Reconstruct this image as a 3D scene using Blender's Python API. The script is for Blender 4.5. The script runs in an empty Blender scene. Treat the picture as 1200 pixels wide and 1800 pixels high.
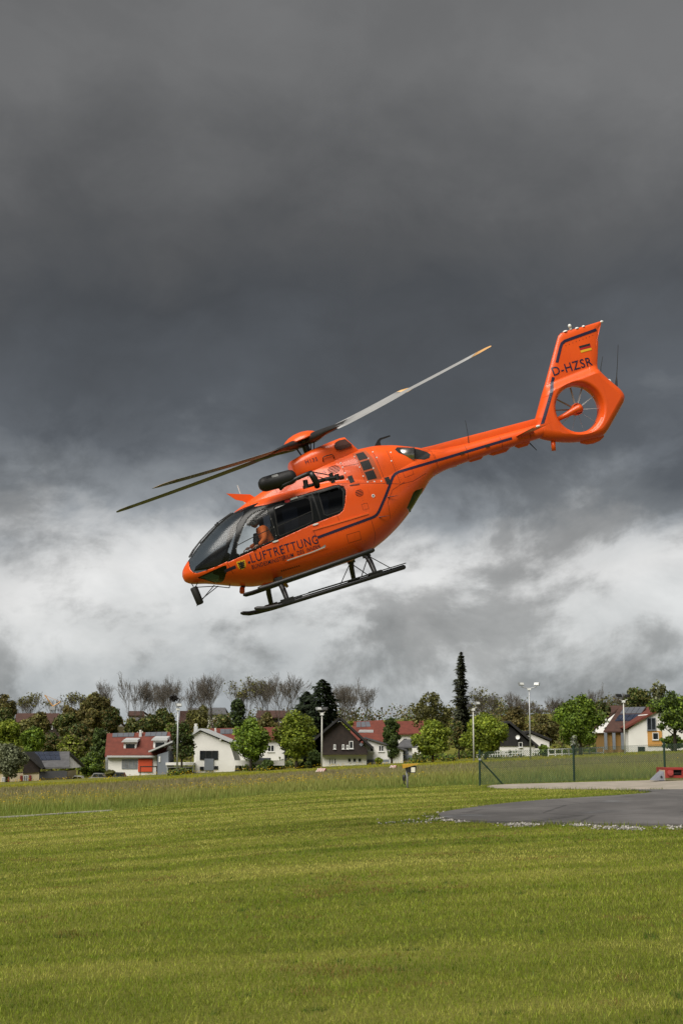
import bpy, bmesh, math, random
import numpy as np
from mathutils import Matrix, Vector

rng = np.random.default_rng(7)
random.seed(7)
scene = bpy.context.scene
COL = scene.collection
R = math.radians

# ------------------------------------------------------------------ camera
FPX = 2500.0                       # focal length in pixels of a 1200 px wide picture
CAM_H = 1.65
PITCH = math.atan(406 / 2500)
cam_data = bpy.data.cameras.new('camera')
cam = bpy.data.objects.new('camera', cam_data)
COL.objects.link(cam)
cam.location = (0, 0, CAM_H)
cam.rotation_euler = (math.pi / 2 + PITCH, 0, 0)
cam_data.sensor_fit = 'HORIZONTAL'
cam_data.sensor_width = 24.0
cam_data.lens = 50.0
cam_data.clip_start = 0.1
cam_data.clip_end = 20000
cam_data.dof.use_dof = True
cam_data.dof.focus_distance = 29.0
cam_data.dof.aperture_fstop = 10.0
scene.camera = cam

# ------------------------------------------------------------------ exposure
scene.view_settings.view_transform = 'Standard'
scene.view_settings.look = 'None'
scene.view_settings.gamma = 1.0
scene.view_settings.use_curve_mapping = False
scene.view_settings.exposure = 0.35

# ------------------------------------------------------------------ sun and sky
SUN_EL, SUN_AZ = 51.0, 212.0       # azimuth clockwise from +Y: behind the camera, to the left
sun_data = bpy.data.lights.new('sun', 'SUN')
sun_data.energy = 4.2
sun_data.angle = R(50)
sun_data.color = (1.0, 0.955, 0.88)
sun = bpy.data.objects.new('sun', sun_data)
COL.objects.link(sun)
_d = Vector((math.sin(R(SUN_AZ)) * math.cos(R(SUN_EL)), math.cos(R(SUN_AZ)) * math.cos(R(SUN_EL)), math.sin(R(SUN_EL))))
sun.rotation_euler = _d.to_track_quat('Z', 'Y').to_euler()

world = bpy.data.worlds.new('World')
scene.world = world
world.use_nodes = True


class NT:
    """small helper for writing node graphs"""
    def __init__(self, tree):
        self.t = tree
        tree.nodes.clear()

    def n(self, typ, *ins, **props):
        nd = self.t.nodes.new(typ)
        named = props.pop('named', {})
        for k, v in props.items():
            setattr(nd, k, v)
        for i, v in enumerate(ins):
            self.put(nd.inputs[i], v)
        for k, v in named.items():
            self.put(nd.inputs[k], v)
        return nd

    def put(self, sock, v):
        if v is None:
            return
        if isinstance(v, bpy.types.NodeSocket):
            self.t.links.new(v, sock)
        else:
            sock.default_value = v

    def m(self, op, a, b=None, c=None, clamp=False):
        return self.n('ShaderNodeMath', a, b, c, operation=op, use_clamp=clamp).outputs[0]

    def mix(self, f, a, b, blend='MIX'):
        nd = self.t.nodes.new('ShaderNodeMix')
        nd.data_type = 'RGBA'
        nd.blend_type = blend
        self.put(nd.inputs[0], f)
        self.put(nd.inputs[6], a)
        self.put(nd.inputs[7], b)
        return nd.outputs[2]

    def noise(self, vec, scale, detail=4.0, rough=0.55, dist=0.0):
        return self.n('ShaderNodeTexNoise', named={'Vector': vec, 'Scale': scale, 'Detail': detail, 'Roughness': rough, 'Distortion': dist}).outputs[0]

    def ramp(self, fac, stops, interp='LINEAR'):
        nd = self.n('ShaderNodeValToRGB', fac)
        cr = nd.color_ramp
        cr.interpolation = interp
        while len(cr.elements) < len(stops):
            cr.elements.new(0.5)
        for e, (p, c) in zip(cr.elements, stops):
            e.position = p
            e.color = (*c, 1) if len(c) == 3 else c
        return nd.outputs[0]


def c4(c):
    return (c[0], c[1], c[2], 1.0)


w = NT(world.node_tree)
tc = w.n('ShaderNodeTexCoord').outputs['Generated']
sky = w.n('ShaderNodeTexSky', sky_type='NISHITA')
sky.sun_disc = False
sky.sun_elevation = R(SUN_EL)
sky.sun_rotation = R(SUN_AZ)
skyc = w.mix(1.0, sky.outputs[0], (0.10, 0.10, 0.10, 1), 'MULTIPLY')
sep = w.n('ShaderNodeSeparateXYZ', tc)
zz = sep.outputs[2]
# clouds lie in flat layers: squeeze the lookup vertically
def sky_noise(loc, zs, scale, detail, rough, dist):
    return w.noise(w.n('ShaderNodeMapping', tc, named={'Location': loc, 'Scale': (1.0, 1.0, zs)}).outputs[0], scale, detail, rough, dist)


n1 = sky_noise((0.35, 0.0, 0.2), 2.0, 3.4, 6.0, 0.5, 0.3)             # where the dark deck breaks
n2 = sky_noise((3.1, 1.7, 0.4), 1.35, 11.0, 9.0, 0.60, 0.35)          # ragged lumps
n3 = sky_noise((7.7, 2.3, 5.0), 1.4, 2.6, 5.0, 0.5, 0.3)             # broad light and dark masses
n4 = sky_noise((1.2, 8.8, 2.0), 1.6, 6.5, 8.0, 0.58, 0.5)            # banks
tt = w.m('ADD', zz, w.m('ADD', w.m('MULTIPLY', w.m('SUBTRACT', n1, 0.5), 0.15), w.m('MULTIPLY', w.m('SUBTRACT', n2, 0.5), 0.10)))
cl = w.ramp(tt, [
    (0.00, (0.26, 0.285, 0.305)),
    (0.04, (0.34, 0.36, 0.37)),
    (0.08, (0.47, 0.48, 0.48)),
    (0.125, (0.55, 0.55, 0.545)),
    (0.150, (0.46, 0.465, 0.465)),
    (0.178, (0.22, 0.235, 0.25)),
    (0.215, (0.112, 0.122, 0.135)),
    (0.29, (0.078, 0.082, 0.087)),
    (0.35, (0.108, 0.109, 0.110)),
    (0.44, (0.182, 0.182, 0.181)),
    (0.58, (0.150, 0.150, 0.150)),
    (1.0, (0.11, 0.112, 0.115)),
])
lowf = w.n('ShaderNodeMapRange', zz, 0.14, 0.25, 1.0, 0.10).outputs[0]
k_ = w.m('ADD', w.m('MULTIPLY', w.m('SUBTRACT', n4, 0.5), 2.3), w.m('MULTIPLY', w.m('SUBTRACT', n2, 0.5), 1.3))
n5 = sky_noise((5.5, 3.3, 7.0), 1.1, 17.0, 10.0, 0.62, 0.2)            # small puffs that fray the edges
puff = w.n('ShaderNodeMapRange', w.m('ADD', n4, w.m('MULTIPLY', w.m('SUBTRACT', n5, 0.5), 0.55)), 0.44, 0.60, 0.0, 1.0, interpolation_type='SMOOTHSTEP').outputs[0]
k_ = w.m('ADD', w.m('MULTIPLY', k_, 0.45), w.m('MULTIPLY', w.m('SUBTRACT', puff, 0.5), 0.46))
shade = w.m('ADD', 0.95, w.m('MULTIPLY', k_, lowf))
shade = w.m('MULTIPLY', shade, w.m('ADD', 0.60, w.m('MULTIPLY', n3, 0.8)))
shade = w.m('MAXIMUM', shade, 0.25)
cl = w.mix(1.0, cl, w.n('ShaderNodeCombineXYZ', shade, shade, shade).outputs[0], 'MULTIPLY')
cl = w.mix(0.97, skyc, cl)
bg = w.n('ShaderNodeBackground', cl, 0.80)
wo = w.n('ShaderNodeOutputWorld', bg.outputs[0])

# ------------------------------------------------------------------ helpers
def tag(o, label=None, cat=None, group=None, kind=None):
    if label: o['label'] = label
    if cat: o['category'] = cat
    if group: o['group'] = group
    if kind: o['kind'] = kind
    return o


def empty(name, loc=(0, 0, 0), parent=None):
    o = bpy.data.objects.new(name, None)
    o.empty_display_size = 0.2
    COL.objects.link(o)
    o.location = loc
    o.parent = parent
    return o


def mk(name, v, f, mat, parent=None, smooth=False, loc=None):
    me = bpy.data.meshes.new(name)
    me.from_pydata([tuple(p) for p in v], [], [tuple(p) for p in f])
    if isinstance(mat, (list, tuple)):
        for m_ in mat: me.materials.append(m_)
    else:
        me.materials.append(mat)
    if smooth:
        me.shade_smooth()
    me.update()
    o = bpy.data.objects.new(name, me)
    COL.objects.link(o)
    o.parent = parent
    if loc is not None:
        o.location = loc
    return o


def mk_fast(name, v, f, mat, parent=None, colors=None, smooth=False):
    """numpy mesh: v (n,3), f (m,k); colors (n,3) per vertex"""
    v = np.ascontiguousarray(v, dtype=np.float32)
    f = np.ascontiguousarray(f, dtype=np.int32)
    me = bpy.data.meshes.new(name)
    n, (m, k) = len(v), f.shape
    me.vertices.add(n); me.vertices.foreach_set('co', v.ravel())
    me.loops.add(m * k); me.loops.foreach_set('vertex_index', f.ravel())
    me.polygons.add(m)
    me.polygons.foreach_set('loop_start', np.arange(0, m * k, k, dtype=np.int32))
    me.polygons.foreach_set('loop_total', np.full(m, k, dtype=np.int32))
    if smooth:
        me.polygons.foreach_set('use_smooth', np.ones(m, dtype=bool))
    if colors is not None:
        a = me.color_attributes.new('tint', 'FLOAT_COLOR', 'POINT')
        c = np.ones((n, 4), dtype=np.float32); c[:, :3] = colors
        a.data.foreach_set('color', c.ravel())
    me.materials.append(mat)
    me.update(calc_edges=True)
    me.validate()
    o = bpy.data.objects.new(name, me)
    COL.objects.link(o)
    o.parent = parent
    return o


class MB:
    """collects shapes into one mesh"""
    def __init__(s):
        s.v = []; s.f = []

    def add(s, v, f):
        b = len(s.v)
        s.v += [tuple(map(float, p)) for p in v]
        s.f += [tuple(i + b for i in q) for q in f]
        return s

    def box(s, a, b):
        (x0, y0, z0), (x1, y1, z1) = a, b
        v = [(x0, y0, z0), (x1, y0, z0), (x1, y1, z0), (x0, y1, z0), (x0, y0, z1), (x1, y0, z1), (x1, y1, z1), (x0, y1, z1)]
        return s.add(v, [(0, 3, 2, 1), (4, 5, 6, 7), (0, 1, 5, 4), (1, 2, 6, 5), (2, 3, 7, 6), (3, 0, 4, 7)])

    def tube(s, pts, rad, seg=8, cap=True):
        P = np.array(pts, float); n = len(P)
        rad = np.full(n, rad) if np.isscalar(rad) else np.array(rad, float)
        T = np.gradient(P, axis=0); T /= np.linalg.norm(T, axis=1)[:, None] + 1e-12
        up = np.array([0, 0, 1.0]) if abs(T[0][2]) < 0.9 else np.array([1.0, 0, 0])
        v = []
        for i in range(n):
            a = np.cross(T[i], up); a /= np.linalg.norm(a) + 1e-12
            b = np.cross(a, T[i]); up = b
            for k in range(seg):
                t = 2 * math.pi * k / seg
                v.append(P[i] + rad[i] * (math.cos(t) * a + math.sin(t) * b))
        f = []
        for i in range(n - 1):
            for k in range(seg):
                k2 = (k + 1) % seg
                f.append((i * seg + k, i * seg + k2, (i + 1) * seg + k2, (i + 1) * seg + k))
        if cap:
            f.append(tuple(range(seg - 1, -1, -1)))
            f.append(tuple((n - 1) * seg + k for k in range(seg)))
        return s.add(v, f)

    def prism(s, poly, off):
        """extrude a planar 3-D polygon by the vector off"""
        n = len(poly)
        v = [tuple(p) for p in poly] + [tuple(np.array(p) + np.array(off)) for p in poly]
        f = [tuple(range(n)), tuple(range(2 * n - 1, n - 1, -1))]
        for i in range(n):
            j = (i + 1) % n
            f.append((j, i, i + n, j + n))
        return s.add(v, f)

    def lathe(s, prof, seg=24, origin=(0, 0, 0), axis=(0, 0, 1), cap=False):
        """prof: (radius, height) pairs turned round axis"""
        ax = Vector(axis).normalized(); q = ax.to_track_quat('Z', 'Y').to_matrix()
        v = []
        for r_, h_ in prof:
            for k in range(seg):
                t = 2 * math.pi * k / seg
                v.append(tuple(q @ Vector((r_ * math.cos(t), r_ * math.sin(t), h_)) + Vector(origin)))
        f = []
        for i in range(len(prof) - 1):
            for k in range(seg):
                k2 = (k + 1) % seg
                f.append((i * seg + k, i * seg + k2, (i + 1) * seg + k2, (i + 1) * seg + k))
        if cap:
            f.append(tuple(range(seg - 1, -1, -1)))
            f.append(tuple((len(prof) - 1) * seg + k for k in range(seg)))
        return s.add(v, f)

    def build(s, name, mat, parent=None, smooth=False, fix=True, autosmooth=False):
        o = mk(name, s.v, s.f, mat, parent, smooth)
        if fix:
            bm = bmesh.new(); bm.from_mesh(o.data)
            bmesh.ops.recalc_face_normals(bm, faces=bm.faces)
            if autosmooth:
                for e in bm.edges:
                    if len(e.link_faces) == 2 and e.calc_face_angle(0) > R(35):
                        e.smooth = False
                for fc in bm.faces: fc.smooth = True
            bm.to_mesh(o.data); bm.free()
        return o


# ------------------------------------------------------------------ materials
MATS = {}


def mat(name, col, rough=0.6, metal=0.0, var=0.12, scale=4.0, col2=None, bump=0.0, bscale=40.0, coat=0.0, spec=0.5, rvar=0.0):
    """principled material whose colour wanders a little with a noise in object space"""
    if name in MATS: return MATS[name]
    m = bpy.data.materials.new(name); m.use_nodes = True
    t = NT(m.node_tree)
    pos = t.n('ShaderNodeTexCoord').outputs['Object']
    nz = t.noise(pos, scale, 5.0, 0.6)
    fac = t.n('ShaderNodeMapRange', nz, 0.3, 0.7, 0.0, 1.0).outputs[0]
    a = c4(col)
    b = c4(col2) if col2 else c4([max(0, x * (1 - var * 2)) for x in col])
    cc = t.mix(fac, a, b)
    p = t.n('ShaderNodeBsdfPrincipled', named={'Base Color': cc, 'Roughness': rough, 'Metallic': metal, 'Coat Weight': coat, 'Coat Roughness': 0.08, 'Specular IOR Level': spec})
    if rvar:
        t.put(p.inputs['Roughness'], t.m('ADD', rough, t.m('MULTIPLY', t.m('SUBTRACT', t.noise(pos, 9.0, 6.0, 0.65), 0.5), rvar)))
    if bump:
        b_ = t.n('ShaderNodeBump', named={'Strength': bump, 'Distance': 0.01, 'Height': t.noise(pos, bscale, 5.0, 0.6)})
        t.put(p.inputs['Normal'], b_.outputs[0])
    t.n('ShaderNodeOutputMaterial', p.outputs[0])
    MATS[name] = m
    return m


def glass_mat(name, tint, rough=0.02):
    if name in MATS: return MATS[name]
    m = bpy.data.materials.new(name); m.use_nodes = True
    t = NT(m.node_tree)
    fc = t.n('ShaderNodeLayerWeight', 0.5).outputs['Facing']       # thin sheet: same on both sides
    fr = t.m('ADD', 0.035, t.m('MULTIPLY', t.m('POWER', fc, 5.0), 0.95))
    tr = t.n('ShaderNodeBsdfTransparent', c4(tint))
    gl = t.n('ShaderNodeBsdfGlossy', (1, 1, 1, 1), rough)
    mx = t.n('ShaderNodeMixShader', fr, tr.outputs[0], gl.outputs[0])
    t.n('ShaderNodeOutputMaterial', mx.outputs[0])
    MATS[name] = m
    return m


def leaf_mat(name, trans=0.3, rough=0.6):
    """plant material: colour from the plant's own leaf tint, a little light shines through"""
    if name in MATS: return MATS[name]
    m = bpy.data.materials.new(name); m.use_nodes = True
    t = NT(m.node_tree)
    at_ = t.n('ShaderNodeAttribute', attribute_name='tint').outputs['Color']
    pos = t.n('ShaderNodeTexCoord').outputs['Object']
    k = t.m('ADD', 0.75, t.m('MULTIPLY', t.noise(pos, 0.9, 4.0), 0.5))
    cc = t.mix(1.0, at_, t.n('ShaderNodeCombineXYZ', k, k, k).outputs[0], 'MULTIPLY')
    d = t.n('ShaderNodeBsdfPrincipled', named={'Base Color': cc, 'Roughness': rough, 'Specular IOR Level': 0.25})
    tr = t.n('ShaderNodeBsdfTranslucent', cc)
    mx = t.n('ShaderNodeMixShader', trans, d.outputs[0], tr.outputs[0])
    t.n('ShaderNodeOutputMaterial', mx.outputs[0])
    MATS[name] = m
    return m


def sstep(a, b, x):
    t = np.clip((np.asarray(x, float) - a) / (b - a), 0, 1)
    return t * t * (3 - 2 * t)


def zg(x, y):
    """height of the land: the field falls gently away and to the left, then a slope climbs behind the houses"""
    x = np.asarray(x, float); y = np.asarray(y, float)
    xs = 130 * np.tanh(x / 130)
    z = 0.0425 * xs - 0.0073 * np.clip(y, -200, 200)
    return z + 8.0 * sstep(235, 345, y) + 6.0 * sstep(600, 2500, y)


CP, SP = math.cos(PITCH), math.sin(PITCH)


def at(px, py, Y):
    """a point of the plane at distance Y that the survey picture shows at (px, py)"""
    u = (px - 600) / FPX; v = (900 - py) / FPX
    d = (u, CP - v * SP, SP + v * CP)
    k = Y / d[1]
    return Vector((d[0] * k, Y, CAM_H + d[2] * k))


def pts_in_poly(px, py, poly):
    px = np.asarray(px); py = np.asarray(py)
    inside = np.zeros(px.shape, bool)
    n = len(poly)
    for i in range(n):
        x0, y0 = poly[i]; x1, y1 = poly[(i + 1) % n]
        c = ((y0 > py) != (y1 > py))
        with np.errstate(divide='ignore', invalid='ignore'):
            xi = (x1 - x0) * (py - y0) / (y1 - y0 + 1e-15) + x0
        inside ^= c & (px < xi)
    return inside


def vnoise(x, y, s, seed):
    """smooth value noise for numpy arrays"""
    r_ = np.random.default_rng(seed).random((64, 64))
    x = np.asarray(x) / s; y = np.asarray(y) / s
    xi = np.floor(x).astype(int); yi = np.floor(y).astype(int)
    fx = x - xi; fy = y - yi
    fx = fx * fx * (3 - 2 * fx); fy = fy * fy * (3 - 2 * fy)
    g = lambda i, j: r_[i % 64, j % 64]
    return (g(xi, yi) * (1 - fx) + g(xi + 1, yi) * fx) * (1 - fy) + (g(xi, yi + 1) * (1 - fx) + g(xi + 1, yi + 1) * fx) * fy

# ================================================================== THE GROUND
PAD = [(2.37, 36.07), (2.45, 33.87), (2.92, 32.48), (3.66, 31.18), (4.67, 29.81), (5.59, 28.56), (6.47, 27.58), (7.47, 26.53), (10.2, 24.2), (17.0, 26.0), (17.0, 41.5), (12.65, 44.72), (10.64, 46.7), (9.87, 48.34), (9.6, 48.42), (9.87, 46.57), (9.69, 44.89), (8.82, 44.08), (7.5, 43.43), (6.04, 42.76), (4.91, 41.77), (3.95, 40.27), (3.02, 38.53), (2.55, 37.22)]
CONC = [(5.89, 59.98), (6.71, 63.2), (9.63, 61.27), (13.83, 58.62), (19.5, 54.6), (19.5, 40.4), (12.78, 45.15), (10.76, 47.2), (9.62, 48.72), (9.21, 50.98), (7.7, 54.44), (6.31, 57.33)]
BORDER = np.array([(-40, 33.0), (-20, 42.5), (-11.23, 47.83), (-7.99, 50.38), (-6.49, 55.2), (-4.34, 61.37), (-2.03, 64.78), (1.28, 65.15), (4.11, 65.39), (6.24, 63.54), (9.77, 62.16), (13.93, 59.02), (20, 55.0), (40, 45)])


def border(x):
    return np.interp(x, BORDER[:, 0], BORDER[:, 1])


def field_end(x):
    return np.clip(166 + 1.05 * np.asarray(x), 120, 262)


def smooth_poly(poly, it=2):
    p = np.array(poly, float)
    for _ in range(it):
        q = np.roll(p, -1, axis=0)
        p = np.stack([0.75 * p + 0.25 * q, 0.25 * p + 0.75 * q], 1).reshape(-1, 2)
    return p


def soil_mat():
    m = bpy.data.materials.new('grass_ground'); m.use_nodes = True
    t = NT(m.node_tree)
    pos = t.n('ShaderNodeTexCoord').outputs['Object']
    big = t.noise(pos, 0.16, 5.0, 0.6)
    row = t.noise(t.n('ShaderNodeMapping', pos, named={'Rotation': (0, 0, -0.16), 'Scale': (0.05, 0.75, 1)}).outputs[0], 1.0, 4.0, 0.55)
    fine = t.noise(pos, 22.0, 6.0, 0.7)
    f = t.m('ADD', t.m('MULTIPLY', big, 0.35), t.m('ADD', t.m('MULTIPLY', row, 0.4), t.m('MULTIPLY', fine, 0.35)))
    cc = t.ramp(f, [(0.36, (0.045, 0.055, 0.010)), (0.52, (0.11, 0.12, 0.020)), (0.66, (0.20, 0.19, 0.045))])
    p = t.n('ShaderNodeBsdfPrincipled', named={'Base Color': cc, 'Roughness': 0.9, 'Specular IOR Level': 0.1})
    b = t.n('ShaderNodeBump', named={'Strength': 0.8, 'Distance': 0.04, 'Height': fine})
    t.put(p.inputs['Normal'], b.outputs[0])
    t.n('ShaderNodeOutputMaterial', p.outputs[0])
    return m


# one sheet, fine near the camera and coarse towards the horizon
gx = np.unique(np.concatenate([np.linspace(-6000, -400, 12), np.linspace(-400, -60, 35), np.linspace(-60, 60, 121), np.linspace(60, 400, 35), np.linspace(400, 6000, 12)]))
gy = np.unique(np.concatenate([np.linspace(-6000, -60, 12), np.linspace(-60, 80, 141), np.linspace(80, 420, 86), np.linspace(420, 9000, 40)]))
GX, GY = np.meshgrid(gx, gy)
GV = np.stack([GX, GY, zg(GX, GY)], -1).reshape(-1, 3)
nx = len(gx)
ii, jj = np.meshgrid(np.arange(nx - 1), np.arange(len(gy) - 1))
k0 = (jj * nx + ii).ravel()
ground = mk_fast('ground', GV, np.stack([k0, k0 + 1, k0 + nx + 1, k0 + nx], 1), soil_mat(), smooth=True)
tag(ground, 'mown lawn and rough field sloping gently to the left', 'ground', kind='structure')


def sheet(name, poly, top, skirt, material):
    """a slab with a real edge, laid on the land"""
    bm = bmesh.new()
    vs = [bm.verts.new((x, y, 0)) for x, y in poly]
    f = bm.faces.new(vs)
    if f.normal.z < 0: f.normal_flip()
    for y in np.arange(20, 70, 2.0):
        bmesh.ops.bisect_plane(bm, geom=bm.verts[:] + bm.edges[:] + bm.faces[:], plane_co=(0, y, 0), plane_no=(0, 1, 0))
    edge = [e for e in bm.edges if len(e.link_faces) == 1]
    ret = bmesh.ops.extrude_edge_only(bm, edges=edge)
    low = set(v for v in ret['geom'] if isinstance(v, bmesh.types.BMVert))
    for v in bm.verts:
        v.co.z = float(zg(v.co.x, v.co.y)) + (-skirt if v in low else top)
    bmesh.ops.triangulate(bm, faces=bm.faces[:])
    bmesh.ops.recalc_face_normals(bm, faces=bm.faces[:])
    me = bpy.data.meshes.new(name); bm.to_mesh(me); bm.free()
    me.materials.append(material)
    o = bpy.data.objects.new(name, me); COL.objects.link(o)
    return o


def asphalt_mat():
    m = bpy.data.materials.new('asphalt'); m.use_nodes = True
    t = NT(m.node_tree)
    pos = t.n('ShaderNodeTexCoord').outputs['Object']
    big = t.noise(pos, 0.35, 5.0, 0.6)
    fine = t.noise(pos, 60.0, 3.0, 0.7)
    wet = t.noise(t.n('ShaderNodeMapping', pos, named={'Scale': (0.35, 0.16, 1), 'Location': (0.0, 0.0, 0.0)}).outputs[0], 1.0, 3.0, 0.5)
    f = t.m('ADD', t.m('MULTIPLY', big, 0.6), t.m('MULTIPLY', fine, 0.4))
    cc = t.ramp(f, [(0.3, (0.090, 0.086, 0.084)), (0.6, (0.135, 0.128, 0.125)), (0.75, (0.165, 0.158, 0.15))])
    vor = t.n('ShaderNodeTexVoronoi', feature='DISTANCE_TO_EDGE', named={'Vector': t.n('ShaderNodeMapping', pos, named={'Rotation': (0, 0, .4), 'Scale': (1, .7, 1)}).outputs[0], 'Scale': 0.30}).outputs['Distance']
    wob = t.m('ADD', vor, t.m('MULTIPLY', t.m('SUBTRACT', t.noise(pos, 3.0, 4.0), 0.5), 0.03))
    crack = t.n('ShaderNodeMapRange', wob, 0.004, 0.014, 0.55, 1.0).outputs[0]
    cc = t.mix(1.0, cc, t.n('ShaderNodeCombineXYZ', crack, crack, crack).outputs[0], 'MULTIPLY')
    stain = t.n('ShaderNodeMapRange', t.noise(t.n('ShaderNodeMapping', pos, named={'Scale': (.5, .22, 1), 'Location': (2, 5, 0)}).outputs[0], 1.4, 5.0, 0.6), 0.42, 0.66, 0.78, 1.12).outputs[0]
    cc = t.mix(1.0, cc, t.n('ShaderNodeCombineXYZ', stain, stain, stain).outputs[0], 'MULTIPLY')
    p = t.n('ShaderNodeBsdfPrincipled', named={'Base Color': cc, 'Roughness': 0.85, 'Specular IOR Level': 0.3})
    t.put(p.inputs['Roughness'], t.n('ShaderNodeMapRange', wet, 0.58, 0.66, 0.85, 0.30).outputs[0])
    b = t.n('ShaderNodeBump', named={'Strength': 0.5, 'Distance': 0.006, 'Height': fine})
    t.put(p.inputs['Normal'], b.outputs[0])
    t.n('ShaderNodeOutputMaterial', p.outputs[0])
    return m


PADS = smooth_poly(PAD, 2)
tag(sheet('helipad', PADS, 0.055, 0.15, asphalt_mat()), 'grey asphalt landing pad with a rounded end', 'pavement', kind='structure')
CONCS = smooth_poly(CONC, 1)
conc_m = mat('pale_concrete', (0.36, 0.31, 0.26), 0.9, var=0.2, scale=1.2, col2=(0.22, 0.20, 0.16), bump=0.5, bscale=30)
tag(sheet('service_path', CONCS, 0.03, 0.12, conc_m), 'pale gravelly concrete path behind the landing pad', 'path', kind='structure')
# joints between the slabs of the concrete path are lines of weeds and grit
LINE = [(-13.6, 47.4), (-11.49, 48.75), (-10.39, 49.2), (-9.26, 50.2), (-8.09, 50.9)]
mb = MB()
for (x0, y0), (x1, y1) in zip(LINE[:-1], LINE[1:]):
    d = np.array((x1 - x0, y1 - y0)); d = d / np.hypot(*d); nrm = np.array((-d[1], d[0])) * 0.14
    a = [(x0 - nrm[0], y0 - nrm[1]), (x1 - nrm[0], y1 - nrm[1]), (x1 + nrm[0], y1 + nrm[1]), (x0 + nrm[0], y0 + nrm[1])]
    mb.prism([(x, y, float(zg(x, y)) - 0.05) for x, y in a], (0, 0, 0.09))
tag(mb.build('kerb', mat('kerb_stone', (0.42, 0.40, 0.36), 0.85, var=0.2, scale=3)), 'pale edging strip between lawn and flowering field', 'kerb', kind='structure')


# ------------------------------------------------------------------ grass
def frustum_points(n, d0, d1, spread=0.24 * 1.3, side=2.5):
    y = np.exp(rng.uniform(math.log(d0), math.log(d1), n))
    x = rng.uniform(-1, 1, n) * (spread * y + side)
    return x, y


def blades(x, y, h, wd, lean):
    """one triangle for each blade"""
    n = len(x)
    z = zg(x, y)
    a = rng.uniform(0, 2 * math.pi, n)
    la = rng.uniform(0, 2 * math.pi, n)
    dx, dy = np.cos(a) * wd / 2, np.sin(a) * wd / 2
    v = np.empty((n, 3, 3), np.float32)
    v[:, 0] = np.stack([x - dx, y - dy, z - 0.005], -1)
    v[:, 1] = np.stack([x + dx, y + dy, z - 0.005], -1)
    v[:, 2] = np.stack([x + np.cos(la) * lean * h, y + np.sin(la) * lean * h, z + h], -1)
    return v.reshape(-1, 3), np.arange(3 * n).reshape(n, 3)


gm = leaf_mat('grass_blades', 0.35, 0.55)
x, y = frustum_points(760000, 6.5, 68)
keep = (y < border(x) + 0.4) & ~pts_in_poly(x, y, PADS) & ~pts_in_poly(x, y, CONCS)
x, y = x[keep], y[keep]
n = len(x)
# swaths left by the mower: across the view in front, bending round towards the field on the left
bend = -(np.sqrt(9 + 1.3 * np.minimum(x - 2, 0) ** 2) - 3)
vv = y - sstep(12, 26, y) * bend - 0.04 * x
sw = vnoise(x * 0.10, vv + 0.6 * vnoise(x, y, 3.0, 5), 0.95, 1)
sw2 = vnoise(x * 0.22, vv, 0.40, 2)
pat = vnoise(x, y, 2.6, 3)
pat2 = vnoise(x, y, 0.45, 4)
pat3 = vnoise(x, y, 0.16, 6)
dry = (0.40 + .22 * sstep(14, 24, y)) * (sw - .5) * 1.15 + 0.22 * sw2 + 0.20 * pat + 0.22 * pat2 + 0.12 * pat3 + 0.10 + rng.normal(0, 0.15, n)
dry = np.clip(dry + 0.10 * sstep(22, 44, y), 0, 1)
ca, cb, cc_ = np.array((0.085, 0.160, 0.008)), np.array((0.275, 0.345, 0.025)), np.array((0.64, 0.59, 0.15))
t_ = dry[:, None]
col = np.where(t_ < 0.5, ca + (cb - ca) * t_ * 2, cb + (cc_ - cb) * (t_ - 0.5) * 2)
bn = vnoise(x * 0.6, y, 0.8, 9) * 0.6 + vnoise(x, y, 0.25, 10) * 0.4
brown = (bn > 0.73) & (rng.random(n) < 0.45)
col[brown] = np.array((0.27, 0.165, 0.05)) * rng.uniform(0.5, 1.4, (brown.sum(), 1))
clump = vnoise(x, y, 0.22, 12) > 0.93                            # lush dark clumps of clover and coarse grass
col[clump] = np.array((0.07, 0.14, 0.010)) * rng.uniform(0.6, 1.3, (clump.sum(), 1))
col *= np.exp(rng.normal(-.03, .21, (n, 1)))
h = rng.uniform(0.017, 0.040, n) * (1.15 - 0.35 * sw)
h *= np.where(rng.random(n) < 0.03, 1.7, 1.0) * np.where(clump, 1.35, 1.0)
wd = 0.0040 * np.maximum(1, y / 9.0) * rng.uniform(0.7, 1.3, n)
V, F = blades(x, y, h, wd, rng.uniform(0.1, 1.0, n))
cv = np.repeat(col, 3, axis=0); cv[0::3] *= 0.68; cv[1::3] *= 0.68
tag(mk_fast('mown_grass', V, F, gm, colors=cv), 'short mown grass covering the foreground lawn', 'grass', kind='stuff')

# longer tufts fringe the pad, the path and the field edge
tx, ty = [], []
for poly, k in ((PADS, 16000), (CONCS, 6000)):
    P = np.array(poly); Q = np.roll(P, -1, axis=0)
    L = np.linalg.norm(Q - P, axis=1); idx = rng.choice(len(P), k, p=L / L.sum())
    s_ = rng.random(k)[:, None]
    p = P[idx] * (1 - s_) + Q[idx] * s_
    dd = (Q - P)[idx]; nn = np.stack([dd[:, 1], -dd[:, 0]], 1) / (np.linalg.norm(dd, axis=1)[:, None] + 1e-9)
    p = p + nn * (np.abs(rng.normal(0, 0.28, k))[:, None] + 0.02) * np.where(rng.random((k, 1)) < .5, 1, -1)
    tx.append(p[:, 0]); ty.append(p[:, 1])
x, y = np.concatenate(tx), np.concatenate(ty)
keep = ~pts_in_poly(x, y, PADS) & ~pts_in_poly(x, y, CONCS) & (vnoise(x, y, 0.7, 11) > 0.42)
x, y = x[keep], y[keep]; n = len(x)
col = np.array((0.13, 0.17, 0.022)) * rng.uniform(0.6, 1.5, (n, 1)) + rng.random((n, 1)) ** 4 * np.array((0.12, 0.07, 0.02))
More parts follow.
